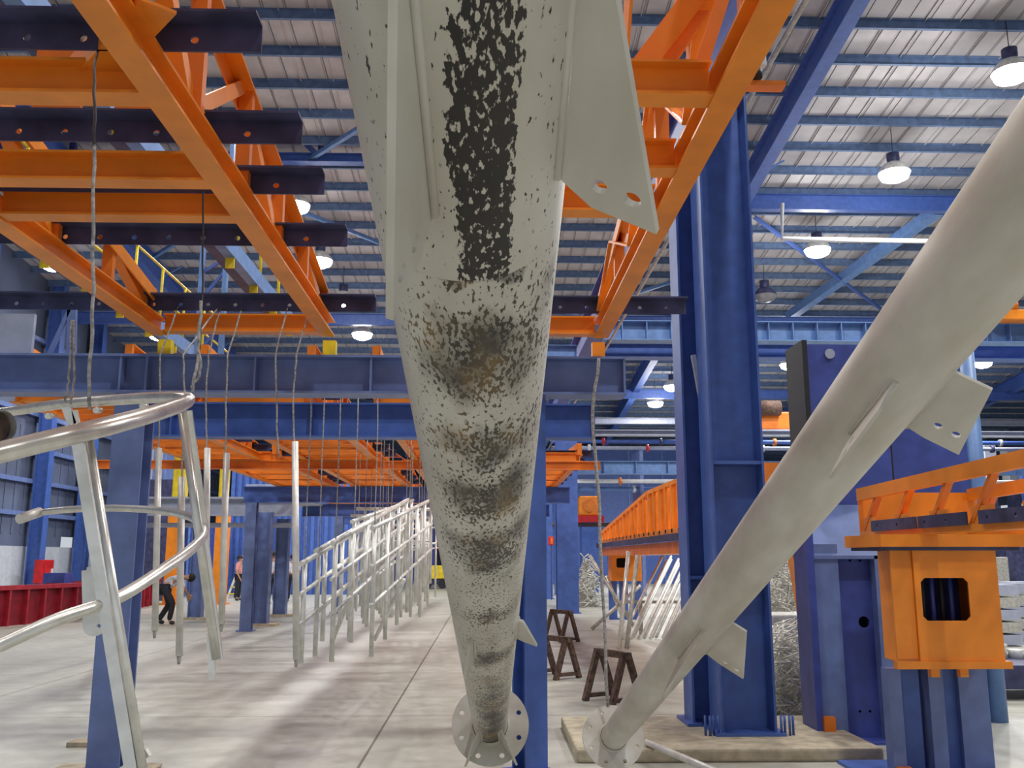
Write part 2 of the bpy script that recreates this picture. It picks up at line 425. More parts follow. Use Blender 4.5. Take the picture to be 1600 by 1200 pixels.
lamps += [((-5.4, 3), None, 'added high bay lamp over the near left floor, out of view', 3), ((-5.4, 12), None, 'added high bay lamp above the left orange frame, out of view', 3), ((3, 1), None, 'added high bay lamp above the near end of the stained pole, out of view', 3),  # unseen lamps added to light the foreground under the closed roof
    ((11.5, 3), None, 'added high bay lamp above the near right corner, out of view', 3), ((11.5, 11), None, 'added high bay lamp above the orange housing, out of view', 3), ((-12.5, 9), None, 'added high bay lamp near the left wall, out of view', 3), ((3, 12), None, 'added high bay lamp above the tall column, out of view', 3)]
for px, py, lab, on in lamps:
    c = V((px[0], px[1], roof_z(px[1])-1.25)) if on == 3 else at_roof(px, py, 1.25)
    r = root('high_bay_lamp', (c.x, c.y, c.z-.1), lab, 'lamp', 'high bay lamps')
    MB().lathe(c, [(.42, -.05), (.38, .07), (.25, .21), (.13, .27), (.0, .28)]).build('shade', 'brightd' if on else 'dark', r)
    MB().lathe(c, [(.14, .24), (.17, .34), (.17, .52), (.0, .56)]).build('ballast', 'dark', r)
    MB().tube([c+V((0, 0, .5)), V((c.x, c.y, roof_z(c.y)))], .012, 6).build('cable', 'wire', r)
    MB().lathe(c, [(.42, -.05), (.36, -.2), (.2, -.28), (.0, -.30)]).build('lens', 'lampglass' if on else 'lampoff', r)
    if on:
        for kind, e_, dz in (('SPOT', LAMP_W, -.42), ('POINT', LAMP_W*.11, -.6)):     # reflector throws most of the light down, a little spills
            li = bpy.data.lights.new('lamp_light', kind); li.energy = e_*((.55 if kind == 'SPOT' else .05) if c.x < 0 else 1.); li.shadow_soft_size = .3; li.color = (1, .985, .96)
            if kind == 'POINT' and on == 3: li.energy = 20
            if kind == 'SPOT': li.spot_size = math.radians(165); li.spot_blend = .6
            lo = bpy.data.objects.new('lamp_light', li); COL.objects.link(lo); lo.parent = r; lo.location = (0, 0, dz)

# ================================================================== PORTALS UNDER THE JIG FRAMES
def column(name, X, Y, z1, w, d, label, rot=0, m='blue', plinth=None, stiff=None, bolts=0, z0=0, flat=False, group=None):
    r = root(name, (X, Y, 0), label, 'column', group)
    up = V((-math.sin(rot), math.cos(rot), 0))
    mb = MB()
    x, yv, zv = V((math.cos(rot), math.sin(rot), 0)), up, V((0, 0, 1))
    T = Matrix.Translation((X, Y, 0)) @ Matrix.Rotation(rot, 4, 'Z')
    t = .02
    if flat:   # flanges left and right, web facing the viewer
        mb.box(-w/2, -w/2+t, -d/2, d/2, z0, z1, T).box(w/2-t, w/2, -d/2, d/2, z0, z1, T).box(-w/2+t, w/2-t, -t/2, t/2, z0, z1, T)
    else:      # flanges front and back
        mb.box(-w/2, w/2, -d/2, -d/2+t, z0, z1, T).box(-w/2, w/2, d/2-t, d/2, z0, z1, T).box(-t/2, t/2, -d/2+t, d/2-t, z0, z1, T)
    mb.build('shaft', m, r)
    MB().box(-w/2-.06, w/2+.06, -d/2-.06, d/2+.06, z0, z0+.025, T).build('base_plate', m, r)
    for zz in (stiff or []):
        MB().box(-w/2+t, w/2-t, -d/2+.01, d/2-.01, zz, zz+.03, T).build('stiffener', m, r)
    for i in range(bolts):
        sx = -1 if i % 2 else 1; q = (i//2)
        bx = sx*(w/2+.03+.035*(q % 4)); by = -d/2+.02+.1*(q//4)*0 - .0
        MB().tube([T @ V((bx, -d/2-.02+.02*(q % 2), z0+.0)), T @ V((bx, -d/2-.02+.02*(q % 2), z0+.16))], .011, 6).build('anchor_bolt', 'blue', r)
    if plinth:
        tag(MB().box(X-plinth[0], X+plinth[1], Y-plinth[2], Y+plinth[3], 0, z0).build('concrete_footing', 'conc', bevel=.02),
            'low tan concrete footing under the '+label.split(' column')[0]+' column', 'footing')
    return r
BY1 = 7.12
z1t = at(300, 553, Y=BY1).z; z1b = at(300, 613, Y=BY1).z
BY2 = BY1*1.335
z2t = at(300, 628, Y=BY2).z; z2b = at(300, 682, Y=BY2).z
lc = at(163, 1150, Y=BY1)
column('steel_column', lc.x, BY1+.11, z1b, .235, .22, 'grey blue column at left under the end of the first beam', m='gblue', plinth=(.45, .3, .12, .3), z0=.03)
cc = at(829, 1150, Y=BY1)
column('steel_column', cc.x, BY1+.12, z1b, .19, .19, 'blue column right behind the stained pole', rot=math.radians(32), m='blue', z0=.0)
def xbeam(name, x0, x1, Y, zb, zt_, w, label, stiffs, m='gblue'):
    r = root(name, ((x0+x1)/2, Y+w/2, zb), label, 'beam')
    MB().ibeam((x0, Y+w/2, (zb+zt_)/2), (x1, Y+w/2, (zb+zt_)/2), w, zt_-zb, .018).build('girder', m, r)
    for xs in stiffs: MB().box(xs-.008, xs+.008, Y+.01, Y+w-.01, zb+.018, zt_-.018).build('stiffener', m, r)
    return r
xe = at(978, 580, Y=BY1).x
xbeam('portal_beam', -5.2, xe, BY1, z1b, z1t, .24, 'grey blue portal beam crossing the view, nearer and upper one', [lc.x-.1, lc.x+.1, -1.8, -.9, cc.x-.09, cc.x+.09, xe-.01])
xe2 = at(930, 650, Y=BY2).x
x20 = at(205, 650, Y=BY2).x
xbeam('portal_beam', x20, xe2, BY2, z2b, z2t, .24, 'navy blue portal beam just behind and below the nearer one', [x20+.4, -1.8, xe2-.01], 'blue')
column('steel_column', at(188, 900, Y=BY2).x, BY2+.12, z2b, .2, .2, 'dark blue column under the left end of the second beam', m='navy')
column('steel_column', at(829, 900, Y=BY2).x, BY2+.12, z2b, .14, .2, 'dark blue column under the right part of the second beam', m='navy')

# ================================================================== ORANGE JIG FRAMES
JZ = z1t+.12
def dark_angle(x0, x1, Y, z, parent, sz=.1, holes=True, name='hanger_angle'):
    """perforated dark angle across a jig: upright leg drilled, flat leg toward the camera side"""
    n = int((x1-x0)/.2)
    hs = [(.1+.2*i, sz*.45, .015) for i in range(n)] if holes else []
    o = plate(name, [(0, 0), (x1-x0, 0), (x1-x0, sz), (0, sz)], hs, .01, basis((x0, Y, z), (1, 0, 0), (0, 0, 1)), 'dark', parent)
    MB().box(x0, x1, Y-sz, Y, z+sz, z+sz+.01).build('flat_leg', 'dark', o)
    return o
def jig(x0, x1, ya, yb, z, label, angles, cross, hts, ext=.35, posts=None, detail=True, group=None, ribs=0, extl=.1):
    """x0,x1: outer sides; ya near end, yb far end; hts = truss height at near and far end"""
    r = root('orange_jig_frame', ((x0+x1)/2, yb, z), label, 'frame', group)
    cw, ch = .11, .12
    for s, X in ((-1, x0+cw/2), (1, x1-cw/2)):
        MB().ibeam((X, ya, z+ch/2), (X, yb, z+ch/2), cw, ch, .012).build('bottom_chord', 'orange', r)
        ha, hb = hts
        ta, tb = V((X, ya, z+ha)), V((X, yb-.25, z+hb))
        MB().bar(ta, tb, .09, .012).bar(ta-V((s*.045, 0, .05)), tb-V((s*.045, 0, .05)), .012, .085).build('top_chord', 'orange', r)
        n = posts or max(2, int((yb-ya)/.75))
        for i in range(n+1):
            yy = ya+(yb-.25-ya)*i/n; zt2 = z+ha+(hb-ha)*i/n
            if zt2-z-ch > .05: MB().bar((X, yy, z+ch-.01), (X, yy, zt2), .07, .05).build('post', 'orange2', r)
            if detail and i < n:
                y2 = ya+(yb-.25-ya)*(i+1)/n; zt3 = z+ha+(hb-ha)*(i+1)/n
                a_, b_ = ((X, yy, z+ch), (X, y2, zt3)) if i % 2 else ((X, yy, zt2), (X, y2, z+ch))
                MB().angle(a_, b_, .07, .012).build('diagonal', 'orange', r)
    for yy in cross:
        MB().ibeam((x0+cw, yy-.05, z+.01+.07), (x1-cw, yy-.05, z+.01+.07), .11, .14, .012).build('cross_beam', 'orange', r)
    for yy in angles: dark_angle(x0-extl, x1+ext, yy, z+ch, r)
    for i in range(ribs):
        yy = ya+.3+(yb-ya-.6)*i/max(1, ribs-1); f = (yy-ya)/(yb-ya)
        hh = hts[0]+(hts[1]-hts[0])*f
        MB().box(x0+cw, x1-cw, yy-.02, yy+.02, z+.03, z+.12).build('rib', 'orange2', r)
    return r
sc = (JZ-H)/(3.2-H)
J1R = -1.235*sc+.03; J1L = -2.45*sc-.06
ang = [3.048*sc, 3.791*sc, 4.357*sc, 5.136*sc, 6.575*sc]
jend = 6.86*sc
jig1 = jig(J1L, J1R+.06, 1.3, jend, JZ, 'big orange truss frame overhead at the left with long dark angles across it',
     ang, [2.4, 3.25*sc, 4.04*sc, 4.48*sc, jend], (1.15, .28), posts=7, extl=1.4)
# plate and lifting lugs inside the frame, with the cross braces drawn as angles
MB().angle(at(90, 150, Z=JZ+.12), at(220, 0, Z=JZ+.12), .12, .012).build('diagonal', 'orange', jig1)
for px in (85, 215):
    p = at(px, 185, Z=JZ+.3)
    MB().disc(p, (0, 1, .4), .04, .03, 12).build('lug_nut', 'white', jig1)
    MB().box(p.x-.11, p.x+.11, p.y, p.y+.03, p.z-.05, p.z+.35).build('lug_plate', 'orange2', jig1)
jig2 = jig(-.39*sc-.05, .87*sc+.06, 1.3, jend, JZ, 'big orange truss frame overhead at the right of the stained pole',
     [ang[4]], [2.4, 3.2*sc, 3.85*sc, 4.35*sc, jend], (1.25, .28), posts=7, ext=.55)
plate('gusset', [(0, 0), (.9, 1.0), (.9, 1.25), (.72, 1.25), (0, .2)], [(.2, .35, .018), (.4, .58, .018), (.6, .8, .018)], .012,
      basis((.87*sc-.36, 3.3, JZ+.1), (0, -1, 0), (0, 0, 1)), 'orange', jig2)
for a_, b_, m_ in (((985, 128, 3.3), (1092, -15, 3.3), 'orange'), ((1008, 150, 3.36), (1110, 0, 3.36), 'orange2'), ((1090, 118, 3.25), (1135, -20, 3.25), 'orange2')):
    MB().bar(at(a_[0], a_[1], Y=a_[2]), at(b_[0], b_[1], Y=b_[2]), .01 if m_ == 'orange' else .06, .09 if m_ == 'orange' else .05).build('diagonal', m_, jig2)
for X in (J1L+.05, J1R, -.39*sc, .87*sc):
    o = MB().box(X-.05, X+.05, BY1+.02, BY1+.1, z1t, JZ).build('support_pad', 'yellow' if X in (J1R, J1L+.05) else 'orange', jig1 if X < -1 else jig2)
# far frames resting on further portals, seen below the second beam
bays = [(BY2+.1, 15.34), (15.37, 20.98), (21.05, 27.78), (27.85, 34.68)]
fz = z2t+.003
pos = ['leftmost', 'second from left', 'third from left', 'rightmost']
bayname = ['nearest bay behind the second beam', 'second bay behind the beams', 'third bay behind the beams', 'farthest bay']
for bi, (ya, yb) in enumerate(bays):
    for xi, xc in enumerate((-4.05, -2.35, -.65, 1.0) if bi else (-4.3, -2.4, -.6)):
        lab = 'orange ribbed frame in the %s, %s' % (bayname[bi], pos[xi] if (bi or xi < 2) else 'rightmost')
        jig(xc-.62, xc+.62, ya, yb, fz, lab, [ya+(yb-ya)*t for t in ((.08, .3, .52, .74, .95) if bi < 2 else (.1, .6))], [ya+.1, (ya+yb)/2, yb], (.3, .55) if bi % 2 else (.62, .25), ext=.2, posts=14 if bi < 2 else 6,
            detail=False, ribs=16 if bi < 2 else 8)
o = MB().ibeam((-6.4, 15.35, fz-.072), (1.9, 15.35, fz-.072), .1, .14, .012).build('portal_beam', 'orange2'); tag(o, 'thin orange cross rail under the joint of the first two far frame bays', 'beam')
for X in (at(168, 900, Y=15.35).x, at(829, 900, Y=15.35).x): tag(MB().box(X-.05, X+.05, 15.3, 15.4, 0, fz-.145).build('steel_post', 'blue'), 'slim blue post under the %s end of the thin orange cross rail' % ('left' if X < 0 else 'right'), 'column')
for yy, lab, cl in ((20.9, 'blue portal beam under the ends of the far orange frames', 'grey blue column at the left of the hanging stair rails'), (27.7, 'blue portal beam two bays away', 'far grey blue column behind the stair rails'), (34.6, 'blue portal beam three bays away', 'farthest grey blue column behind the stair rails')):
    xbeam('portal_beam', -5.4, 1.9, yy, fz-.36, fz-.003, .22, lab, [], 'blue')
    column('steel_column', -5.2+.9*(yy > 21), yy+.1, fz-.36, .24, .22, cl, m='gblue')
# wide grey girder of the platform on the left with its columns and yellow lockers
PYL = 24.5
pz1 = at(300, 780, Y=PYL).z; pz0 = at(300, 806, Y=PYL).z
r = root('platform', (-6.9, PYL, 0), 'pale grey steel platform girder at left standing on grey columns', 'platform')
MB().ibeam((-9.3, PYL, (pz0+pz1)/2), (-4.9, PYL, (pz0+pz1)/2), .3, pz1-pz0, .03).build('girder', 'grey', r)
zl = at(300, 820, Y=PYL).z
MB().bar((-9.3, PYL+.3, zl), (-4.9, PYL+.3, zl), .12, .12).build('lower_rail', 'grey', r)
for px, py in ((305, 968), (407, 978), (437, 963)):
    p = at(px, py, Z=0)
    MB().hbeam((p.x, p.y, 0), (p.x, p.y, pz0), .34, .3, .02, up=V((0, 1, 0))).build('leg', 'gblue', r)
    MB().box(p.x-.4, p.x+.4, p.y-.25, p.y+.25, 0, .06).build('base_plate', 'conc', r)
MB().box(-9.4, -4.8, PYL-.2, PYL+3.8, pz1, pz1+.05).build('deck', 'grey', r)
for px0, px1, lab in ((268, 291, 'tall yellow cabinet standing on the grey platform, left one'), (341, 356, 'narrow yellow cabinet standing on the grey platform, right one')):
    a = at(px0, 777, Y=PYL+1); b_ = at(px1, 700, Y=PYL+1); zz = pz1+.05
    rr_ = root('yellow_cabinet', (a.x, PYL+1, zz), lab, 'cabinet')
    MB().box(a.x, b_.x, PYL+1, PYL+1.4, zz, b_.z).build('body', 'yellow', rr_, bevel=.01)
    MB().box(a.x+.03, b_.x-.03, PYL+.98, PYL+1, zz+.05, b_.z-.05).build('door', 'yellow', rr_)
a = at(383, 778, Y=PYL+1.2); b_ = at(437, 757, Y=PYL+1.2)
tag(MB().box(a.x, b_.x, PYL+1.2, PYL+2, pz1+.05, b_.z).build('duct_box', 'grey', bevel=.02), 'pale grey box lying on the platform at its right end', 'box')
# blue ribbed screen and dark doorway beyond the platform
mb = MB(); a = at(365, 700, Y=42); b_ = at(560, 905, Y=42)
x = a.x
while x < b_.x: mb.box(x, x+.16, 42, 42.1, 0, a.z); x += .3
mb.box(a.x, b_.x, 42.1, 42.15, 0, a.z)
tag(mb.build('ribbed_screen', 'blue'), 'tall blue ribbed screen behind the ladder at left', 'screen')
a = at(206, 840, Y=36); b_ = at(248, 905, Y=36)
tag(MB().box(a.x, b_.x+.3, 36, 36.3, 0, a.z+2.2).build('doorway_shade', 'dark'), 'dark sheet standing for the shaded doorway beside the bending worker', 'panel')  # dark sheet stands in for the shade inside the open doorway
for px in (272, 347):
    a = at(px-10, 815, Y=33)
    b2 = at(px+10, 815, Y=33)
    r_ = root('orange_post', ((a.x+b2.x)/2, 33, 0), 'orange upright post below the yellow cabinet, %s' % ('left one' if px < 300 else 'right one'), 'post')
    MB().box(a.x, b2.x, 33, 33.3, 0, a.z+.5).build('shaft', 'orange', r_)
    MB().box(a.x-.1, b2.x+.1, 32.9, 33.4, 0, .05).build('base_plate', 'orange', r_)
# grey blue clutter panels behind (machine casings)
for i, (px0, py0, px1, Y, m, lab) in enumerate(((205, 690, 262, 38, 'gblue', 'grey blue machine casing above the dark doorway'), (235, 835, 262, 37, 'blue', 'blue machine casing left of the orange post'),
        (290, 822, 345, 40, 'navy', 'deep blue machine casing behind the hanging posts'), (560, 775, 680, 58, 'navy', 'deep blue hall machine far behind the stair rails'),
        (850, 700, 1060, 60, 'blue', 'large blue furnace casing far behind the columns'), (1095, 760, 1330, 62, 'gblue', 'grey blue casing far behind the tall column'))):
    a = at(px0, py0, Y=Y); b_ = at(px1, py0, Y=Y)
    r_ = root('machine_casing', (a.x, Y, 0), lab, 'machine')
    MB().box(a.x, b_.x, Y, Y+1.5, 0, a.z).build('body', m, r_, bevel=.03)
    n = 4
    for j in range(n):
        xx = a.x+(b_.x-a.x)*(j+.5)/n
        MB().box(xx-.04, xx+.04, Y-.06, Y, 0, a.z).build('rib', 'lblue' if m != 'gblue' else 'grey', r_)

# ladder
lp = at(375, 931, Z=0); LY = 38.
lp = at(375, 925, Y=LY)
r = root('step_ladder', (lp.x, LY, 0), 'aluminium step ladder with yellow lower steps in the background', 'ladder')
for s in (-1, 1):
    MB().bar((lp.x+s*.5, LY, 0), (lp.x+.3+s*.25, LY+.8, 2.2), .07, .05).build('rail', 'brightd', r)
    MB().bar((lp.x+s*.5, LY+1.7, 0), (lp.x+.3+s*.25, LY+.9, 2.2), .05, .05).build('rear_leg', 'brightd', r)
for i in range(8):
    t = (i+.7)/8.5; w_ = .5-.25*t
    MB().bar((lp.x+.3*t-w_, LY+.8*t, 2.2*t), (lp.x+.3*t+w_, LY+.8*t, 2.2*t), .1, .05).build('step', 'yellow' if i < 3 else 'red', r)

# red box on wall column, crates
X = XL+.8; p = at(66, 893, X=X)
r = root('fire_box', (X, p.y, p.z), 'red wall box hung on the blue wall column above the burgundy crates', 'box')
MB().box(X-.1, X+.2, p.y-.45, p.y+.45, p.z-.42, p.z+.42).build('body', 'red', r, bevel=.02)
MB().box(X+.2, X+.22, p.y-.36, p.y+.36, p.z-.33, p.z+.33).build('door', 'red', r)
MB().box(X+.22, X+.26, p.y+.2, p.y+.28, p.z-.1, p.z+.1).build('handle', 'white', r)
def crate(x0, y0, x1, y1, lab):
    a, b_ = V((x0, y0, 0)), V((x1, y1, 0)); d = (b_-a); L_ = d.length; d.normalize()
    nrm = V((-d.y, d.x, 0))
    if nrm.x > 0: nrm = -nrm
    T = basis((x0, y0, 0), d, nrm)
    r = root('burgundy_trough', (x0, y0, 0), lab, 'trough')
    MB().box(0, L_, 0, .03, .0, .88, T).box(0, L_, 1.4, 1.43, 0, .88, T).box(0, .03, .03, 1.4, 0, .88, T).box(L_-.03, L_, .03, 1.4, 0, .88, T).box(0, L_, .03, 1.4, 0, .03, T).build('body', 'burg', r)
    MB().box(-.03, L_+.03, -.14, .04, .83, .93, T).build('rim', 'burg2', r)
    n = int(L_/.55)
    for i in range(n+1):
        x = .05+(L_-.1)*i/n
        MB().box(x-.03, x+.03, -.12, 0, 0, .83, T).build('rib', 'burg2', r)
a = at(-60, 985, Z=0); m1 = at(137, 966, Z=0); m2_ = at(150, 961, Z=0); e = at(243, 945, Z=0)
crate(a.x, a.y, m1.x, m1.y, 'long burgundy ribbed steel trough at the left edge')
crate(m2_.x, m2_.y, e.x, e.y, 'burgundy ribbed trough behind the grey blue column at left')
tag(MB().box(-12.6, -12.0, 27.4, 28.0, 0, 1.15).build('small_crate', 'navy'), 'small dark crate between the two burgundy troughs', 'box')
# white paper tied to column
# ================================================================== UPPER LEFT: MONORAIL WALKWAYS
def walkway(X, z, y0, y1, label, side=1):
    r = root('crane_walkway', (X, y0, z), label, 'walkway')
    MB().box(X-.06, X+.06, y0, y1, z, z+.2).build('runway_beam', 'lblue', r)
    MB().box(X-.3, X-.06, y0, y1, z+.12, z+.15).build('deck', 'dark', r)
    for hz in (.65, 1.15):
        MB().tube([(X-.1, y0, z+hz), (X-.1, y1, z+hz)], .02, 6).build('handrail', 'yellow', r)
    yy = y0+.3
    while yy < y1:
        MB().tube([(X-.1, yy, z+.2), (X-.1, yy, z+1.15)], .022, 6).build('stanchion', 'yellow', r)
        MB().box(X-.05, X+.05, yy+.4, yy+.43, z-.12, z).build('clamp', 'yellow', r)
        yy += 1.1
    return r
walkway(-2.95, 4.95, 3, 14, 'blue runway with yellow guard rail above the left orange frame')
walkway(-5.0, 4.9, 4, 18, 'blue runway with yellow clamps left of the orange frame')
# hoist mast above the frame end
p = at(330, 465, Y=13); q = at(330, 395, Y=13)
r = root('hoist_mast', (p.x, 13, p.z-1), 'blue latticed hoist mast behind the orange frame end', 'mast')
for dx in (-.17, .17): MB().box(p.x+dx-.03, p.x+dx+.03, 13, 13.1, p.z-1.4, 8).build('rail', 'lblue', r)
for i in range(9): MB().bar((p.x-.15, 13.05, p.z-1.2+i*.4), (p.x+.15, 13.05, p.z-1.0+i*.4+.2*(i % 2)), .04, .04).build('lace', 'blue', r)
a = at(0, 490, Y=7.3); b_ = at(48, 553, Y=7.3)
tag(MB().box(a.x-.7, b_.x, 7.3, 7.34, z1t+.002, a.z).build('grey_panel', 'grey'), 'plain grey panel on the beam at the upper left edge', 'panel')
a0 = at(113, 476, Y=7.24); a1 = at(76, 552, Y=7.24); a2 = at(112, 552, Y=7.24); a1.z = a2.z = z1t
r = root('prop_brace', (a1.x, 7.24, a1.z), 'grey blue A shaped prop above the first beam at left', 'brace')
MB().bar(a0, a1, .03, .03).build('raking_leg', 'gblue', r); MB().bar(a0, a2, .07, .03).build('upright', 'gblue', r)
# orange chain hoist

# ================================================================== MAIN COLUMN AT RIGHT AND CRANE RUNWAY
mc = at(1172, 1160, Y=8.1)
cz = at(1150, 140, Y=8.3).z
column('tall_column', mc.x, 8.3, cz, .47, .4, 'tall broad blue column on a concrete footing at right of centre', m='blue', flat=True, plinth=(1.5, .9, .75, .8), z0=.1,
       stiff=[at(1150, 725, Y=8.1).z, at(1150, 905, Y=8.1).z], bolts=8)
l2 = at(1092, 700, Y=8.6)
column('tall_column', l2.x, 8.75, at(1070, 262, Y=8.6).z, .3, .36, 'blue column standing close left of the tall broad column', m='blue', flat=True, z0=.1, stiff=[at(1080, 905, Y=8.6).z])
tag(MB().bar(at(1083, 555, Y=8.5), at(1107, 690, Y=8.5), .04, .05).build('steel_strut', 'grey'), 'pale diagonal strut between the two close blue columns', 'strut')
RX = mc.x+.02
r = root('crane_runway', (RX, 8, cz), 'dark blue crane runway girder resting on the tall column tops', 'beam')
MB().ibeam((RX, 2.5, cz+.35), (RX, 62, cz+.35), .3, .7, .02).build('girder', 'navy', r)
MB().box(RX-.04, RX+.04, 2.5, 62, cz+.7, cz+.78).build('rail', 'dark', r)
MB().tube([(RX+.3, 2.5, cz+.25), (RX+.3, 62, cz+.25)], .05, 8).build('conductor_pipe', 'lblue', r)
MB().tube([(RX+.48, 2.5, cz+.2), (RX+.48, 62, cz+.2)], .03, 8).build('conduit', 'galv', r)
p = at(1183, 88, Y=6.2)
r = root('flood_light', p, 'small white flood light fixed under the crane runway at top', 'lamp')
MB().box(p.x-.07, p.x+.07, p.y, p.y+.06, p.z-.07, p.z+.09).build('housing', 'white', r, bevel=.01)
MB().disc(p+V((-.03, 0, -.14)), (0, 0, 1), .06, .07, 12).build('socket', 'black', r)
MB().bar(p+V((0, .03, .09)), (RX-.15, p.y+.03, cz+.02), .03, .03).build('arm', 'dark', r)
MB().box(p.x-.1, p.x+.2, p.y, p.y+.1, p.z-.23, p.z-.19).build('bracket', 'orange2', r)
p = at(1266, 120, Y=21)
r = root('hanging_plug', p, 'little pale yellow socket hanging from the rafter at upper right', 'socket')
MB().lathe(p, [(0, -.35), (.1, -.2), (.16, .1), (.1, .3), (0, .34)], 10).build('body', 'scrap', r)
MB().tube([p+V((0, 0, .3)), p+V((0, 0, 1.))], .02, 6).build('cord', 'wire', r)
for i, (px, py, Y, w, lab) in enumerate(((887, 958, None, .62, 'round shouldered blue column right of the stained pole'), (962, 905, None, .5, 'distant blue column above the far orange frame'), (1000, 893, None, .7, 'slim distant blue column left of the paired columns'))):
    p = at(px, py, Z=0)
    Yc = p.y
    if i == 0: zt2 = at(px, 690, Y=Yc).z
    elif i == 1: zt2 = at(px, 745, Y=Yc).z
    else: zt2 = at(px, 560, Y=Yc).z
    column('crane_column', p.x, Yc, zt2, w if i == 0 else .022*Yc*(.9 if i == 1 else .7), .5, lab, m='blue' if i != 2 else 'lblue', flat=False, stiff=[at(px, 850, Y=Yc).z] if i == 0 else [])
# crane bridges
def bridge(Y, py0, py1, x0, x1, lab, m='lblue', n=10):
    zt_, zb = at(1300, py0, Y=Y).z, at(1300, py1, Y=Y).z
    r = root('crane_bridge', (x0, Y, zb), lab, 'crane')
    MB().ibeam((x0, Y, (zt_+zb)/2), (x1, Y, (zt_+zb)/2), .4, zt_-zb, .02).build('girder', m, r)
    for i in range(n+1 if n else 0):
        xx = x0+(x1-x0)*i/n
        MB().box(xx-.01, xx+.01, Y-.19, Y-.01, zb+.02, zt_-.02).build('stiffener', m, r)
    return r
bridge(20, 506, 536, RX+.22, 15.5, 'light blue crane bridge girder with web stiffeners crossing at right', n=24)
bridge(20.9, 536, 562, RX+.22, 15.5, 'lower blue crane girder just beneath the light blue bridge', 'blue', n=0)
tag(MB().ibeam((1.2, 20.4, at(1000, 552, Y=20.4).z), (RX-.2, 20.4, at(1000, 552, Y=20.4).z), .3, .3).build('steel_beam', 'lblue'), 'short light blue beam left of the paired columns at crane height', 'beam')
bridge(30, 674, 682, RX+.22, 24, 'thin pale crane bridge carrying the red trolley', 'grey', n=0)
bridge(38, 722, 742, 2.2, 26, 'distant blue crane bridge behind the paired columns', n=18)
bridge(50, 655, 664, 2.2, 30, 'farthest pale blue bridge girder high in the hall', 'grey', n=0)
p = at(1585, 492, Y=19.5)
r = root('crane_trolley', p-V((0, 0, .1)), 'orange crane trolley on the bridge at the right edge', 'trolley')
MB().box(p.x-.45, p.x+.9, 19.4, 20.2, p.z-.12, p.z+.1).build('body', 'orange', r, bevel=.02)
MB().disc(p+V((-.1, 0, .2)), (1, 0, 0), .12, .3, 14).build('drum', 'orange2', r)
p = at(1225, 655, Y=30)
r = root('crane_trolley', p-V((0, 0, .4)), 'red crane trolley on a far bridge between the column and the tower', 'trolley')
MB().box(p.x-.9, p.x+.7, 30, 31, p.z-.35, p.z+.25).build('body', 'orange2', r, bevel=.05)
MB().disc(p+V((-.5, -.1, .35)), (1, 0, 0), .25, .7, 14).build('drum', 'rust', r)
MB().box(p.x-.9, p.x+.9, 29.9, 31, at(1225, 674, Y=30).z+.0, p.z-.35).build('base', 'grey', r)
p = at(1205, 480, Y=24)

# ================================================================== LIFT TOWERS AND LIFT STAND AT RIGHT
TY = 8.3
def fbox(mb, px0, py0, px1, py1, Y, d, pyx=None):
    a = at(px0, (pyx or (py0+py1)/2), Y=Y).x; b_ = at(px1, (pyx or (py0+py1)/2), Y=Y).x
    z0 = at((px0+px1)/2, py1, Y=Y).z; z1 = at((px0+px1)/2, py0, Y=Y).z
    return mb.box(a, b_, Y, Y+d, max(z0, 0), z1)
r = root('lift_tower', (3.3, TY, 0), 'deep blue lift tower with recessed front and round hole, behind the second pole', 'tower')
a = at(1262, 900, Y=TY).x; x1_ = at(1312, 900, Y=TY).x; x2_ = at(1368, 900, Y=TY).x; x3_ = at(1394, 900, Y=TY).x
zt_ = at(1330, 868, Y=TY).z; zc = at(1330, 805, Y=TY+.45).z
MB().box(a, a+.06, TY-.02, TY+.35, 0, zt_+.35).build('side_plate', 'navy', r)
MB().box(a+.06, x1_, TY+.02, TY+.3, 0, zt_+.1).build('left_flange', 'gblue', r)
MB().box(x2_, x3_, TY, TY+.3, 0, zt_).build('right_flange', 'gblue', r)
zh = at(1350, 972, Y=TY+.1).z; xh = at(1351, 972, Y=TY+.1).x
hs = [(xh-x1_, zh, .05)]
for zz in (at(1350, 876, Y=TY+.1).z, at(1350, 1112, Y=TY+.1).z): hs += [(xh-x1_+dx, zz, .012) for dx in (-.09, 0, .09)]
plate('web_plate', [(0, 0), (x2_-x1_, 0), (x2_-x1_, zt_), (0, zt_)], hs, .012, basis((x1_, TY+.12, 0), (1, 0, 0), (0, 0, 1)), 'navy', r)
MB().box(x1_, x2_, TY+.25, TY+.27, 0, zt_).build('back_plate', 'black', r)
MB().add([(a+.06, TY, zt_), (x3_, TY, zt_), (x3_-.05, TY+.5, zc+.1), (a+.06, TY+.5, zc+.1), (a+.06, TY, zt_-.03), (x3_, TY, zt_-.03), (x3_-.05, TY+.5, zc+.07), (a+.06, TY+.5, zc+.07)],
         [(0, 1, 2, 3), (4, 5, 6, 7), (0, 1, 5, 4), (1, 2, 6, 5), (2, 3, 7, 6), (3, 0, 4, 7)]).build('sloping_cap', 'gblue', r)
ztt = at(1290, 540, Y=TY+.6).z
xa = at(1256, 600, Y=TY+.6).x; xb = at(1380, 600, Y=TY+.6).x
MB().box(xa, xb, TY+.55, TY+.95, 0, ztt).build('mast', 'navy', r)
MB().box(xa-.05, xa, TY+.45, TY+.95, 0, ztt+.02).build('guide_rail', 'black', r)
p = at(1296, 553, Y=TY+.54)
MB().disc(p, (0, 1, 0), .05, .03, 14).build('cap_bolt', 'grey', r)
MB().box(a+.05, a+.15, TY-.06, TY, .02, .22).build('foot', 'orange2', r)
MB().box(a-.15, x3_+.2, TY-.12, TY+1.0, 0, .02).build('base_plate', 'navy', r)
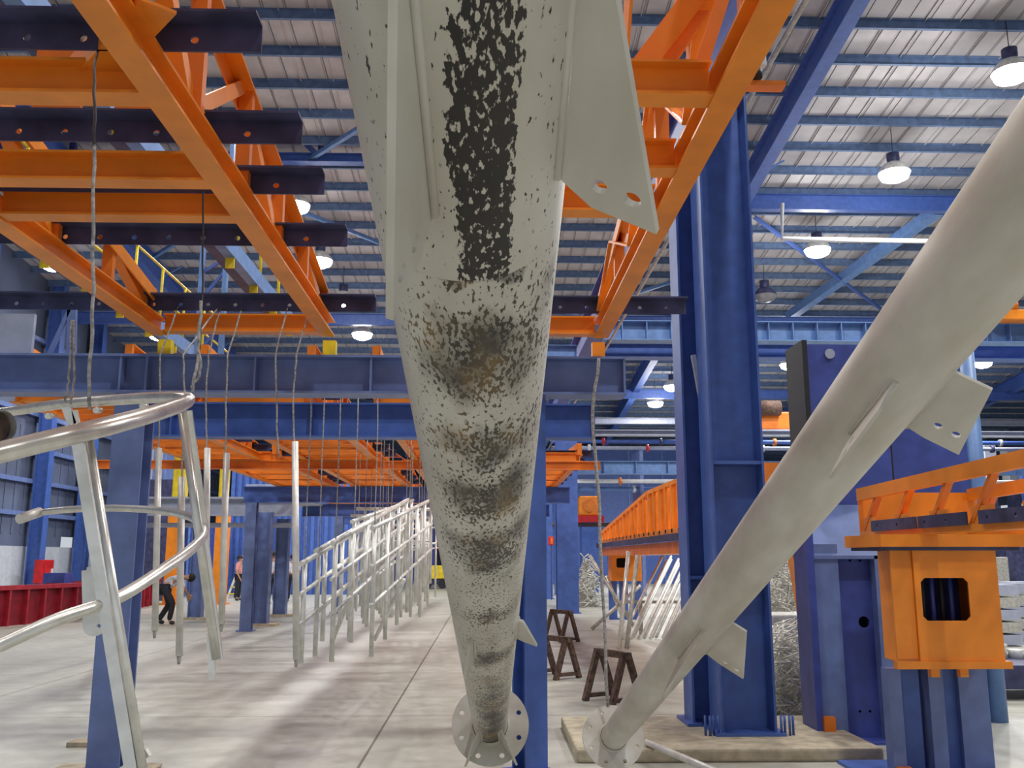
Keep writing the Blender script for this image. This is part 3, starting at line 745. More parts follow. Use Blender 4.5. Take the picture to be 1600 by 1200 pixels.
# orange side guard left of it
o = MB().bar(at(1243, 860, Y=10), at(1262, 972, Y=10), .14, .2).build('orange_guard', 'orange'); tag(o, 'orange slanting guard bar left of the lift tower', 'guard')
# purple mast and round pipe behind
r = root('guide_mast', (at(1440, 800, Y=9.2).x, 9.2, 0), 'purple blue guide mast behind the drilled lug of the second pole', 'mast')
a = at(1387, 700, Y=9.2); b_ = at(1500, 600, Y=9.2)
MB().box(a.x, b_.x, 9.2, 9.6, 0, at(1440, 545, Y=9.2).z).build('body', 'navy', r)
MB().box(a.x-.06, a.x, 9.1, 9.6, 0, at(1440, 545, Y=9.2).z).build('guide_rail', 'black', r)
p = at(1519, 700, Y=9.3)
MB().tube([(p.x, 9.3, 0), (p.x, 9.3, at(1519, 535, Y=9.3).z)], .1, 20).build('round_tube', 'lblue', r)
# lift stand below the orange box
SY = 6.9
r = root('lift_stand', (at(1470, 1150, Y=SY).x, SY, 0), 'blue lift stand of upright channels carrying the orange box', 'stand')
zb_ = at(1470, 1040, Y=SY).z
for px0, px1, dy, m in ((1392, 1412, .0, 'gblue'), (1414, 1440, .1, 'blue'), (1455, 1478, .05, 'gblue'), (1478, 1500, .15, 'blue'), (1502, 1548, .1, 'gblue')):
    a = at(px0, 1120, Y=SY+dy).x; b_ = at(px1, 1120, Y=SY+dy).x
    MB().box(a, b_, SY+dy, SY+dy+.12, 0, zb_-.02).build('upright', m, r)
a = at(1372, 1120, Y=SY).x; b_ = at(1560, 1120, Y=SY).x
MB().box(a-.1, b_+.1, SY-.1, SY+.6, 0, .025).build('base_plate', 'blue', r)
MB().box(a+.1, a+.2, SY-.08, SY, .02, .1).build('foot', 'orange2', r)
MB().box(at(1415, 1100, Y=SY+.3).x, b_-.05, SY+.3, SY+.33, 0, zb_-.05).build('back_plate', 'navy', r)
# orange box with square opening
r = root('orange_housing', (at(1475, 1000, Y=SY).x, SY, zb_), 'orange steel housing with a dark square window on the lift stand', 'housing')
g_ = at(1392, 860, Y=SY-.05); zt_ = g_.z
xl = at(1400, 960, Y=SY-.1).x; xm = at(1432, 960, Y=SY-.1).x; xr = at(1560, 960, Y=SY-.1).x
yf = SY-.25
z1_, z0_ = at(1475, 1015, Y=yf).z, at(1475, 860, Y=yf).z
ax, bx_ = at(1434, 940, Y=yf).x, at(1560, 940, Y=yf).x
wx0, wx1 = at(1441, 940, Y=yf).x-ax, at(1515, 940, Y=yf).x-ax
wz1, wz0 = at(1475, 903, Y=yf).z, at(1475, 970, Y=yf).z
cu_z0 = at(1475, 1042, Y=yf).z
# front plate with rounded square hole
def rect_hole_plate(x0, x1, z0, z1, hx0, hx1, hz0, hz1, y, th, parent, m):
    mb = MB()
    mb.box(x0, hx0, y, y+th, z0, z1).box(hx1, x1, y, y+th, z0, z1).box(hx0, hx1, y, y+th, hz1, z1).box(hx0, hx1, y, y+th, z0, hz0)
    c = .03
    for sx, sz in ((0, 0), (1, 0), (0, 1), (1, 1)):
        X = hx1 if sx else hx0; Z = hz1 if sz else hz0; dx = -c if sx else c; dz = -c if sz else c
        mb.add([(X, y, Z), (X+dx, y, Z), (X, y, Z+dz), (X, y+th, Z), (X+dx, y+th, Z), (X, y+th, Z+dz)], [(0, 1, 2), (3, 5, 4), (1, 4, 5, 2), (0, 3, 4, 1), (0, 2, 5, 3)])
    return mb.build('front_plate', m, parent)
rect_hole_plate(ax, bx_, cu_z0, z0_, ax+wx0, ax+wx1, wz0, wz1, yf, .012, r, 'orange')
MB().box(ax-.012, ax, yf, yf+.6, cu_z0, z0_).build('side_plate', 'orange', r)
MB().box(bx_, bx_+.012, yf, yf+.6, cu_z0, z0_).build('side_plate', 'orange', r)
MB().box(ax, bx_, yf+.55, yf+.56, cu_z0, z0_).build('rear_plate', 'navy', r)
for i in range(5):
    xx = ax+wx0+.03+(wx1-wx0-.06)*i/4
    MB().tube([(xx, yf+.2, cu_z0+.05), (xx, yf+.2, z0_)], .018, 8).build('chain_run', 'black' if i % 2 else 'navy', r)
sx0 = at(1398, 940, Y=yf).x
MB().box(sx0, ax-.015, yf+.02, yf+.04, at(1415, 1030, Y=yf).z, z0_).build('left_wing', 'orange', r)
MB().box(sx0-.02, bx_+.05, yf-.02, yf+.05, z1_-.0-.13, z1_-.08).build('lower_lip', 'orange', r)
MB().box(ax, bx_, yf, yf+.56, cu_z0-.01, cu_z0).build('bottom_plate', 'orange', r)
for px in (1462, 1507):
    xx = at(px, 1050, Y=yf).x
    MB().box(xx-.03, xx+.03, yf, yf+.05, cu_z0-.07, cu_z0).build('lug', 'orange', r)
zq0, zq1 = z0_, at(1475, 835, Y=yf).z
MB().box(at(1380, 850, Y=yf).x, at(1590, 850, Y=yf).x, yf-.02, yf+.6, zq0, zq0+.025).build('dark_seam', 'dark', r)
MB().box(at(1372, 850, Y=yf).x, at(1600, 850, Y=yf).x, yf-.05, yf+.62, zq0+.025, zq1).build('top_beam', 'orange', r)
# tapered jig frame on top of it
r = root('orange_side_frame', (3.1, 7.6, zq1), 'orange tapered truss frame on top of the orange housing at right', 'frame')
SX = 3.12
zb2 = zq1
zt2 = at(1600, 716, X=SX).z; zt3 = at(1348, 772, X=SX).z
y_n, y_f = 3.0, at(1342, 790, X=SX).y
MB().box(SX, SX+.1, y_n, y_f, zb2, zb2+.05).build('bottom_chord', 'orange', r)
MB().box(SX+.9, SX+1., y_n, y_f, zb2, zb2+.05).build('bottom_chord', 'orange', r)
ztn = zt3+(zt2-zt3)/(at(1600, 716, X=SX).y-y_f)*(y_n-y_f)
for X in (SX+.01, SX+.95):
    MB().bar((X, y_n, ztn), (X, y_f, zt3), .05, .1).build('top_chord', 'orange', r)
    n = 8
    for i in range(n+1):
        yy = y_f-.05-(y_f-y_n-.1)*i/n; zt4 = zt3+(ztn-zt3)*i/n
        MB().bar((X+.02, yy+.02, zb2+.04), (X+.02, max(y_n, yy-.28), zt4-.03), .05, .035).build('strut', 'orange2', r)
        if i < n: MB().box(X+.0, X+.02, yy-.25, yy, zb2, zb2+.16).build('gusset', 'orange', r)
MB().box(SX, SX+1., y_f, y_f+.02, zb2, zt3+.02).build('end_plate', 'orange', r)
pz = at(1400, 820, X=SX).z
for px0, px1 in ((1366, 1436), (1440, 1516), (1536, 1640)):
    y0, y1 = at(px1, 815, X=SX).y, at(px0, 825, X=SX).y
    L_ = y1-y0
    plate('hanger_angle', [(0, 0), (L_, 0), (L_, .085), (0, .085)], [(L_*.15, .04, .013), (L_*.6, .04, .013)], .012, basis((SX-.02, y1, pz-.04), (0, -1, 0), (0, 0, 1)), 'dark', r)
# far tapered jig with ribs and its lift box
r = root('ribbed_side_frame', (3.1, 20, 1.7), 'distant orange frame with many upright ribs left of the paired columns', 'frame')
ye = at(936, 845, X=3.1).y; yk = at(1010, 770, X=3.1).y; yn = at(1075, 772, X=3.1).y
zb3 = 1.98
zk = at(1010, 770, X=3.1).z
prof = lambda yy: zb3+.22+(zk-zb3-.22)*min(1, (ye-yy)/(ye-yk))
MB().box(3.1, 3.22, yn-2, ye, zb3-.02, zb3+.06).build('bottom_chord', 'orange', r)
MB().bar((3.14, ye, prof(ye)), (3.14, yk, prof(yk)), .08, .07).bar((3.14, yk, prof(yk)), (3.14, yn-2, prof(yk)), .08, .07).build('top_chord', 'orange', r)
n = 24
for i in range(n+1):
    yy = ye-(ye-yn+2)*i/n
    MB().box(3.1, 3.14, yy-.06, yy+.06, zb3, prof(yy)).build('rib', 'orange', r)
    MB().box(3.14, 3.9, yy-.06, yy-.02, zb3, prof(yy)).build('rib', 'orange2', r) if i % 2 == 0 else None
MB().box(3.02, 3.1, yn-2, ye, zb3-.14, zb3-.03).build('hanger_angle', 'dark', r)
MB().box(3.1, 4.0, yn-2, ye, zb3-.35, zb3-.15).build('base_beam', 'orange2', r)
fy = 24.5
r = root('orange_housing', (at(978, 900, Y=fy).x, fy, at(978, 905, Y=fy).z), 'small distant orange housing with dark opening under the ribbed frame', 'housing')
a = at(955, 860, Y=fy); b_ = at(1003, 908, Y=fy)
h0 = at(963, 872, Y=fy); h1 = at(984, 887, Y=fy)
rect_hole_plate(a.x, b_.x, b_.z, a.z, h0.x, h1.x, h1.z, h0.z, fy, .03, r, 'orange')
MB().box(a.x, b_.x, fy+.7, fy+.75, b_.z, a.z).build('rear_plate', 'black', r)
MB().box(a.x, a.x+.03, fy+.03, fy+.7, b_.z, a.z).build('side_plate', 'orange', r)
MB().box(b_.x-.03, b_.x, fy+.03, fy+.7, b_.z, a.z).build('side_plate', 'orange', r)
r = root('lift_stand', (at(978, 900, Y=fy).x, fy, 0), 'distant blue lift stand under the small orange housing', 'stand')
for px in (958, 975, 995):
    p = at(px, 920, Y=fy+.2)
    MB().box(p.x-.1, p.x+.1, fy+.2, fy+.4, 0, b_.z).build('upright', 'blue', r)
MB().box(a.x, b_.x, fy+.15, fy+.45, 0, .03).build('base_plate', 'blue', r)

# ================================================================== STAINED POLE AND SECOND POLE (FOREGROUND)
def pole(A, B, r0, r1, near, label, mtl, fins, tilt, fin_mat, platr, name='galvanized_pole'):
    d = (B-A).normalized(); A0 = A-d*near; L_ = (B-A0).length
    rt = root(name, A0, label, 'pole')
    # local frame: z along the pole, -y toward the underside
    zax = d; yax = (V((0, 0, 1))-d*d.z).normalized(); xax = yax.cross(zax)
    T = Matrix(((xax.x, yax.x, zax.x, 0), (xax.y, yax.y, zax.y, 0), (xax.z, yax.z, zax.z, 0), (0, 0, 0, 1)))
    rt.rotation_euler = T.to_euler()
    def part(mb, nm, m, par=rt):
        me_off = parent_loc(par)   # meshes are written in the pole's own frame
        o = mb.build(nm, m); o.parent = par; return o
    n = 40; m = 28
    mb = MB(); o = len(mb.v)
    for i in range(m+1):
        t = i/m; rr = r0+(r1-r0)*t
        for k in range(n): mb.v.append(V((rr*math.cos(2*PI*k/n), rr*math.sin(2*PI*k/n), L_*t)))
    for i in range(m):
        for k in range(n):
            q = (k+1) % n; mb.f.append([i*n+k, i*n+q, (i+1)*n+q, (i+1)*n+k]); mb.smooth.append(True)
    part(mb, 'shaft', mtl)
    # base flange disc with bolt holes
    hs = [(platr*.8*math.cos(2*PI*(k+.5)/8), platr*.8*math.sin(2*PI*(k+.5)/8), .013) for k in range(8)]+[(0, 0, r1*.8)]
    fl = plate('base_flange', [(platr*math.cos(2*PI*k/40), platr*math.sin(2*PI*k/40)) for k in range(40)], hs, .02, Matrix.Translation((0, 0, L_)), fin_mat, None)
    fl.parent = rt
    part(MB().tube([(0, 0, L_-.03), (0, 0, L_-.008)], [r1+.004, r1+.016], 32, cap=False), 'weld_bead', fin_mat)
    for (z0, z1, ro0, ro1, angs, holes, cham) in fins:
        for a in angs:
            rr = r0+(r1-r0)*(z1/L_)
            ux = V((math.cos(a), math.sin(a), 0)); uz = V((0, 0, 1))
            poly = [(rr-.008, z0), (rr+ro0, z0), (rr+ro1, z1), (rr+ro1*.35+.001, z1), (rr-.002, z1-cham)]
            hl = [(rr+ro1*f_, z1-zz, hr) for f_, zz, hr in holes]
            pl = plate('gusset_plate', poly, hl, .009, basis((0, 0, 0), ux, uz), fin_mat, None); pl.parent = rt
            # fillet weld along the root
            tx = V((-math.sin(a), math.cos(a), 0))
            for s in (-1, 1):
                q = ux*(rr+.001)+tx*(s*.007)
                w_ = MB().tube([q+uz*z0, q+uz*(z1-cham)], .006, 6).build('weld_bead', fin_mat); w_.parent = pl
    return rt, L_
P1A = at(737, 450, Y=1.33); P1B = at(766, 1133, Y=5.05)
LN1 = (P1B-P1A).length
nr = .95
bands = [(0, .7), (nr-.5, .8), (nr-.4, 1.), (nr-.20, .95), (nr-.175, .25), (nr-.12, .3), (nr-.07, .7), (nr+.08, .8), (nr+.13, .45), (nr+.20, .2), (nr+.27, .75), (nr+.36, .7), (nr+.42, .2), (nr+.50, .8), (nr+.62, .75), (nr+.70, .2), (nr+.80, .8), (nr+.98, .75), (nr+1.03, .35),
         (nr+1.3, .2), (nr+1.45, .75), (nr+1.55, .25), (nr+1.85, .3), (nr+2.0, .75), (nr+2.1, .25), (nr+2.6, .6), (nr+3.3, .75), (4.95, .75)]
MS1 = stained('stained_zinc', bands, (-.22, .33, -.2, 1.15, nr-.19))
MS2 = stained('plain_zinc', None, None)
d2r = math.radians
p1, L1 = pole(P1A, P1B, .130, .088, nr, 'stained galvanized steel pole with black ash marks hanging overhead in the centre', MS1,
     [(.30, nr-.285, .02, .13, [d2r(a) for a in (208, 288, 118)], [(.40, .04, .011), (.72, .04, .011)], .03),
      (nr+1.72, nr+1.95, .02, .075, [d2r(a) for a in (200, 292)], [], .01),
      (L_ := (P1B-P1A).length+nr-.32, (P1B-P1A).length+nr-.012, .06, .15, [d2r(a) for a in (235, 302)], [], .0)], 0, MS2, .2)
P2A = at(1640, 265, Y=1.68); P2B = at(958, 1152, Y=6.3)
LN2 = (P2B-P2A).length
p2, L2 = pole(P2A, P2B, .122, .083, .5, 'plain grey galvanized pole slanting across the right side', MS2,
     [(1.12, 1.40, .10, .155, [d2r(a) for a in (212, 305)], [(.40, .07, .012), (.72, .07, .012)], .01),
      (3.05, 3.5, .07, .2, [d2r(a) for a in (215, 300)], [(.45, .05, .012), (.75, .05, .012)], .02)], 0, MS2, .2)

# ================================================================== ROPES
def rope(pts, label, r=.006, m='rope', knots=0):
    pts = [V(p) for p in pts]
    rt = root('wire_rope', pts[-1], label, 'rope', None)
    fine = []
    for i in range(len(pts)-1):
        k = 6
        for j in range(k): 
            p = pts[i].lerp(pts[i+1], j/k); q = V((random.uniform(-1, 1), random.uniform(-1, 1), 0))*r*.6
            fine.append(p+q)
    fine.append(pts[-1])
    MB().tube(fine, r, 6).build('strand', m, rt)
    if knots:
        e = pts[-1]
        lp_ = [e+V((.03*math.sin(t*PI*2), 0, .12-.12*math.cos(t*PI*2))) for t in [i/14 for i in range(15)]]
        MB().tube(lp_, r*.8, 6).build('loop', m, rt)
    return rt
rope([at(936, 560, Y=6.3), at(926, 650, Y=6.3), at(938, 830, Y=6.3), at(950, 1105, Y=6.27)], 'white rope holding the far end of the second pole', .011)
rope([V((P1A.x, P1A.y-.45, 4.2)), P1A+V((0, -.45, .25))], 'rope holding the near end of the stained pole', .008)
rope([V((P2A.x, P2A.y-.1, 4.2)), P2A+V((0, -.1, .13))], 'rope holding the near end of the second pole', .008)
rope([V((P1B.x, P1B.y-.1, 4.2)), P1B+V((0, -.1, .09))], 'rope behind the stained pole holding its base', .004)
YR = 2.15
rope([at(152, 80, Y=ang[0]), at(148, 110, Y=YR+.3), at(147, 228, Y=YR)], 'dark wire tied above the white rope at the left', .004, 'wire')
rope([at(147, 226, Y=YR), at(146, 430, Y=YR), at(141, 560, Y=YR), at(141, 640, Y=YR)], 'thick pale rope hanging down to the hoop of the cage', .0045)
rope([at(318, 300, Y=2.9), at(316, 470, Y=2.9), at(312, 545, Y=2.8)], 'thin dark wire above the cage tip', .003, 'wire')
rope([at(314, 470, Y=2.8), at(310, 545, Y=2.8), at(301, 612, Y=2.75)], 'twisted pale rope tied to the right tip of the cage', .005)
rope([at(312, 550, Y=2.75), at(313, 585, Y=2.75), at(298, 605, Y=2.75)], 'loose rope end at the right tip of the cage', .004)
rope([at(112, 500, Y=3.6), at(108, 590, Y=3.6), at(102, 630, Y=3.6)], 'left strand of the doubled rope at the rear hoop of the cage', .005)
rope([at(114, 500, Y=3.6), at(117, 590, Y=3.6), at(110, 632, Y=3.6)], 'right strand of the doubled rope at the rear hoop of the cage', .005)

# ================================================================== SILVER CAGE AT LEFT
def smooth_path(pts, k=8):
    pts = [V(p) for p in pts]; out = []
    for i in range(len(pts)-1):
        p0 = pts[max(i-1, 0)]; p1_ = pts[i]; p2_ = pts[i+1]; p3 = pts[min(i+2, len(pts)-1)]
        for j in range(k):
            t = j/k
            out.append(.5*((2*p1_)+(p2_-p0)*t+(2*p0-5*p1_+4*p2_-p3)*t*t+(3*p1_-p0-3*p2_+p3)*t**3))
    out.append(pts[-1]); return out
cg = root('silver_hoop_cage', at(190, 1150, Y=1.95), 'shiny galvanized hooped safety cage hanging at the left', 'cage')
top = [at(-60, 722, Y=1.70), at(20, 702, Y=1.78), at(110, 680, Y=1.88), at(190, 660, Y=2.05), at(250, 643, Y=2.3), at(288, 629, Y=2.6), at(290, 622, Y=3.0), at(250, 621, Y=3.3), at(180, 625, Y=3.55), at(100, 631, Y=3.75), at(20, 642, Y=3.9), at(-60, 652, Y=3.95)]
MB().tube(smooth_path(top), .021, 14).build('hoop', 'bright', cg)
low = [at(-60, 1033, Y=1.75), at(0, 1008, Y=1.8), at(90, 968, Y=1.88), at(180, 936, Y=2.0), at(250, 893, Y=2.2), at(300, 857, Y=2.45), at(318, 832, Y=2.75), at(300, 809, Y=3.1), at(250, 798, Y=3.4), at(180, 794, Y=3.6), at(110, 796, Y=3.75), at(60, 801, Y=3.8)]
MB().tube(smooth_path(low), .0135, 12).build('hoop', 'bright', cg)
MB().tube([at(62, 800, Y=3.8), at(30, 811, Y=3.7)], .02, 10).build('tube_end', 'brightd', cg)
a0, a1 = at(122, 690, Y=1.98), at(212, 1240, Y=1.93)
MB().bar(a0, a1, .024, .012, up=V((0, 1, 0))).build('flat_bar', 'bright', cg)
MB().tube([at(139, 684, Y=1.96), at(229, 1240, Y=1.93)], .009, 10).build('rod', 'bright', cg)
MB().tube([at(284, 640, Y=2.65), at(338, 1030, Y=2.7)], .013, 10).build('flat_bar', 'bright', cg)
MB().bar(at(292, 642, Y=2.75), at(318, 830, Y=2.85), .03, .01, up=V((0, 1, 0))).bar(at(318, 830, Y=2.85), at(343, 1030, Y=2.85), .022, .01, up=V((0, 1, 0))).build('flat_bar', 'bright', cg)
MB().bar(at(328, 990, Y=2.85), at(332, 1062, Y=2.85), .02, .008, up=V((0, 1, 0))).build('tail', 'bright', cg)
MB().bar(at(104, 636, Y=3.72), at(117, 672, Y=3.72), .035, .015, up=V((0, 1, 0))).bar(at(117, 642, Y=3.72), at(122, 672, Y=3.72), .02, .015, up=V((0, 1, 0))).build('bracket', 'bright', cg)
MB().bar(at(232, 1175, Y=1.95), at(176, 1215, Y=1.95), .015, .015).build('cross_bar', 'bright', cg)
for px, py in ((78, 650), (153, 641), (225, 634)):
    p = at(px, py, Y=3.6); MB().disc(p, (0, 1, .2), .012, .04, 8).build('zinc_drip', 'bright', cg)
p = at(148, 975, Y=2.6)
r = root('lug_plate', p, 'pale round ended plate hanging behind the front upright of the cage', 'plate')
T = basis(p, (1, 0, 0), (0, 0, 1))
hw = .032
pts = [(-hw, .15), (-hw, 0)]+[(-hw*math.cos(t), -hw*math.sin(t)) for t in [PI*i/10 for i in range(1, 10)]]+[(hw, 0), (hw, .15)]
plate('plate', pts, [(.012, -.005, .006)], .008, T, 'brightd', r)
MB().bar(at(143, 890, Y=2.6), at(145, 960, Y=2.6), .05, .01, up=V((0, 1, 0))).build('neck', 'brightd', r)
p = at(6, 666, Y=2.4)
r = root('pipe_stub', p, 'dark hollow pipe end poking in at the left edge beneath the hoop', 'pipe')
MB().tube([p+V((-.25, .1, 0)), p], .04, 16, cap=False).build('wall', 'galv', r)
MB().disc(p+V((-.02, .008, 0)), (1, -.4, 0), .036, .004, 16).build('bore', 'rust', r)

# ================================================================== HANGING POSTS AND STAIR RAILS
def hpost(px, y0, y1, Y, lab, w=.04, dpx=0, rt0=555):
    a, b_ = at(px, y0, Y=Y), at(px+dpx, y1, Y=Y)
    r = root('railing_post', b_, lab, 'post', 'hanging railing posts')
    MB().tube([a, b_], w/2, 8).build('tube', 'brightd', r)
    MB().tube([b_+V((0, 0, -.05)), b_], [w*.2, w*.35], 6).build('tail', 'galv', r)
    # its own rope
    c = at(px+2, rt0, Y=Y)
    rope([V((c.x, ang[4]-.01, JZ+.14)), c, (c+a)/2+V((random.uniform(-.02, .02), 0, 0)), a+V((0, 0, -.05))], 'thin rope from which the %s hangs' % lab.split(',')[0], .006)
posts = [(248, 700, 985, 6.4, 'leftmost pale hanging post, in front of the bending worker', -6),
         (284, 745, 1025, 6.0, 'pale hanging post just left of the cage tip', -4), (324, 700, 900, 6.5, 'pale hanging post partly behind the cage tip', -2),
         (354, 708, 975, 6.4, 'pale hanging post right of the cage', -8), (461, 690, 1030, 6.3, 'tall pale hanging post left of the stair rails', 2)]
for px, a, b_, Y, lab, dp in posts: hpost(px, a, b_, Y, lab, .045, dp)
rope([V((at(430, 556, Y=6.4).x, ang[4]-.01, JZ+.14)), at(430, 556, Y=6.4), at(432, 640, Y=6.4), at(435, 715, Y=6.4)], 'loose empty rope between the hanging posts', .006)

def stair_rail(P, rise, n, ln, lab, X_dir=(0, 1, 0), step=.45, tub=.02, rope_top=3.1, mid=2, m='brightd'):
    """P: foot of the nearest post; posts stand along X_dir, top rail climbing"""
    r = root('stair_railing', P, lab, 'railing', 'stair railings hung in the rear')
    d = V(X_dir).normalized(); P = V(P)
    for i in range(n):
        q = P+d*(step*i)+V((0, 0, rise*step*i))
        MB().tube([q, q+V((0, 0, ln))], tub, 8).build('post', m, r)
    e = d*(step*(n-1))+V((0, 0, rise*step*(n-1)))
    for k in range(mid+1):
        h = ln*(1-.3*k)
        MB().tube([P+V((0, 0, h))-(e.normalized()*.12), P+e+V((0, 0, h))+(e.normalized()*.12)], tub*(1.1 if k == 0 else .8), 8).build('top_rail' if k == 0 else 'mid_rail', m, r)
    for w_, q in (('near', P+V((0, 0, ln))), ('far', P+e+V((0, 0, ln)))):
        if X_dir[0] > .5: w_ = 'left' if w_ == 'near' else 'right'
        if q.z < fz: rope([V((q.x, q.y, fz)), q], 'rope at the %s end of the %s' % (w_, ' '.join(lab.replace(' facing the viewer', '').split()[:9])), .005)
    return r
base = [((470, 1036), 7.4, .13, 6, .76, 'nearest stair railing climbing away from the tall post', (.04, 1, 0), .75),
        ((492, 1026), 7.9, .13, 6, .86, 'stair railing next to the nearest one, hung slightly right', (.03, 1, 0), .75),
        ((518, 1034), 7.6, .14, 7, .93, 'third stair railing in the row with tight uprights', (.05, 1, 0), .7),
        ((548, 1004), 9.2, .11, 6, 1.15, 'fourth stair railing in front of the bright far bundle', (.06, 1, 0), .8),
        ((580, 1026), 8.3, .12, 7, 1.1, 'fifth stair railing whose rail rises to the right', (.06, 1, 0), .7)]
for (px, py), Y, rise, n, ln, lab, dr, st in base:
    stair_rail(at(px, py, Y=Y), rise, n, ln, lab, dr, st)
# wide rails facing the camera further back
wide = [(566, 795, 656, 965, 12.5, 7), (556, 806, 640, 955, 14, 6), (575, 812, 668, 950, 15.5, 7), (590, 822, 664, 945, 17.5, 6), (600, 830, 680, 940, 20, 7)]
words = ['first', 'second', 'third', 'fourth', 'last']
for i, (x0, y0, x1, y1, Y, n) in enumerate(wide):
    a = at(x0, y1, Y=Y); b_ = at(x1, y1, Y=Y); t = at(x0, y0, Y=Y)
    stair_rail(a, 0.02*i, n, t.z-a.z, 'broad bright railing facing the viewer, %s one going back' % words[i], (1, .12, 0), (b_.x-a.x)/(n-1), mid=1)
for i, (px0, py0, px1, py1, Y) in enumerate(((640, 800, 575, 905, 12), (612, 800, 560, 925, 11.5), (655, 795, 600, 880, 11.8), (668, 815, 640, 955, 13), (662, 850, 655, 960, 13.5), (632, 905, 585, 1000, 11), (606, 800, 590, 900, 13), (560, 900, 520, 1000, 10.5))):
    o = MB().tube([at(px0, py0, Y=Y), at(px1, py1, Y=Y+.4)], .024, 8).build('slanting_rail', 'brightd')
    tag(o, ['slanting tube crossing the broad railings from the upper right', 'slanting tube left of the broad railings centre', 'slanting tube from the top right corner of the broad railing',
            'bright slanting tube at the right end of the railings', 'short bright tube right of the railings', 'slanting tube low in front of the railings', 'steep tube inside the broad railings', 'slanting tube at the lower left of the railings'][i], 'rail')
    if py0 < 900:
        q = at(px0, py0, Y=Y); rope([V((q.x, q.y, fz)), q], 'rope above the '+' '.join(o['label'].split()[:12]), .006)

# ================================================================== TRESTLES
def trestle(px, py, Yc, wdt, h, ang_, lab):
    p = at(px, py, Z=0); r = root('steel_trestle', (p.x, p.y, 0), lab, 'trestle')
    T = Matrix.Translation((p.x, p.y, 0)) @ Matrix.Rotation(ang_, 4, 'Z')
    for s in (-1, 1):
        for t in (-1, 1):
            MB().prism(T @ V((s*wdt/2, t*.2, 0)), T @ V((s*wdt/2, t*.03, h)), [(-.03, .03, -.03, .03)]).build('leg', 'rust', r)
        MB().prism(T @ V((s*wdt/2, -.18, .06)), T @ V((s*wdt/2, .18, .06)), [(-.022, .022, -.022, .022)]).build('foot_bar', 'rust', r)
    MB().prism(T @ V((-wdt/2-.06, 0, h)), T @ V((wdt/2+.06, 0, h)), [(-.035, .035, -.035, .035)]).build('top_bar', 'rust', r)
    return r
trestle(958, 1098, 0, .5, .52, d2r(-62), 'brown rusty trestle in front of the leaning tubes beside the second pole')
trestle(868, 1058, 0, .5, .5, d2r(-55), 'brown trestle at the right edge of the blue column, nearer one')
trestle(877, 1002, 0, .55, .55, d2r(-60), 'brown trestle at the right edge of the blue column, farther one')

# ================================================================== LEANING TUBES
n = 17
b0, b1 = at(972, 1000, Z=0), at(1082, 998, Z=0)
q0 = at(1036, 862, Y=b0.y+2.0)
lean = V((q0.x-b0.x, 2.0, 1.57))
for i in range(n):
    p = b0.lerp(b1, i/(n-1))+V((0, random.uniform(-.25, .25), .034))
    o = MB().tube([p, p+lean*random.uniform(.93, 1.)], .03, 10).build('leaning_tube', 'brightd')
    tag(o, 'shiny galvanized tube leaning in the slanted bundle beyond the trestle', 'tube', 'leaning tubes')
for i, (x0, y0, x1, y1, lab, gm) in enumerate(((921, 868, 993, 985, 'long tube crossing the leaning bundle from the upper left', 'galv'), (948, 900, 975, 975, 'short bright tube beneath the crossing tube', 'bright'),
        (1000, 915, 925, 985, 'dull tube slanting the opposite way across the bundle', 'galv'), (982, 862, 966, 955, 'upright bright tube in front of the small orange housing', 'bright'), (996, 868, 978, 960, 'dull upright tube beside the bright one', 'galv'))):
    Z = at(x1, y1, Z=0)
    if Z.y > 24: Z = at(x1, y1, Y=16.5)
    o = MB().tube([V((Z.x, Z.y, .035)), at(x0, y0, Y=Z.y+.6)], .04, 10).build('leaning_tube', gm); tag(o, lab, 'tube')
# rack on which the bundle leans
yb_ = b0.y+1.35; zb4 = 1.57*(1.35-.45)/2.0-.02
r = root('leaning_rack', (b0.x+1.2, yb_, 0), 'steel rack behind the leaning tubes', 'rack')
for xx in (b0.x+.6, b1.x+1.0): MB().box(xx-.04, xx+.04, yb_, yb_+.08, 0, zb4-.06).build('upright', 'galv', r)
MB().box(b0.x+.3, b1.x+1.2, yb_, yb_+.08, zb4-.06, zb4).build('cross_bar', 'galv', r)

# tube on floor at bottom right of pole two
a, b_ = at(1010, 1160, Z=.128), at(1105, 1200, Z=.128)
tag(MB().tube([a, b_+(b_-a)*.6], .025, 10).build('floor_tube', 'brightd'), 'thin pale tube lying on the floor at the bottom right', 'tube')

# ================================================================== SCRAP WIRE HEAPS
def heap(px0, px1, py_top, py_base, Yd, lab, n=260, m='scrap', r=.007):
    mb = MB(); a = at(px0, py_base, Z=0); Y = a.y
    x0 = at(px0, py_base, Y=Y).x; x1 = at(px1, py_base, Y=Y).x; zt_ = at(px0, py_top, Y=Y).z
    mb.lathe(((x0+x1)/2, Y+Yd/2, 0), [((x1-x0)/2*.9, 0), ((x1-x0)/2*.75, zt_*.45), ((x1-x0)/2*.4, zt_*.8), (0, zt_*.9)], 14)
    for i in range(n):
        u = random.random(); v = random.random()
        h = random.random()**1.2
        cx = x0+(x1-x0)*(.5+(u-.5)*(1-.5*h)); cy = Y+Yd*v*(1-.5*h); cz = zt_*h*(.5+.5*math.sin(PI*u))
        d = V((random.uniform(-1, 1), random.uniform(-.6, .6), random.uniform(-.7, .7))).normalized()*random.uniform(.12, .3)
        c = V((cx, cy, max(cz, .04)))
        bend = V((random.uniform(-.1, .1), 0, random.uniform(-.08, .08)))
        p, q = c-d, c+d
        p.z = max(.02, p.z); q.z = max(.02, q.z)
        mb.tube([p, c+bend+V((0, 0, .05)), q], r, 4)
    o = mb.build('scrap_wire_heap', m)
    o['kind'] = 'stuff'; o['label'] = lab; o['category'] = 'scrap heap'
    return o
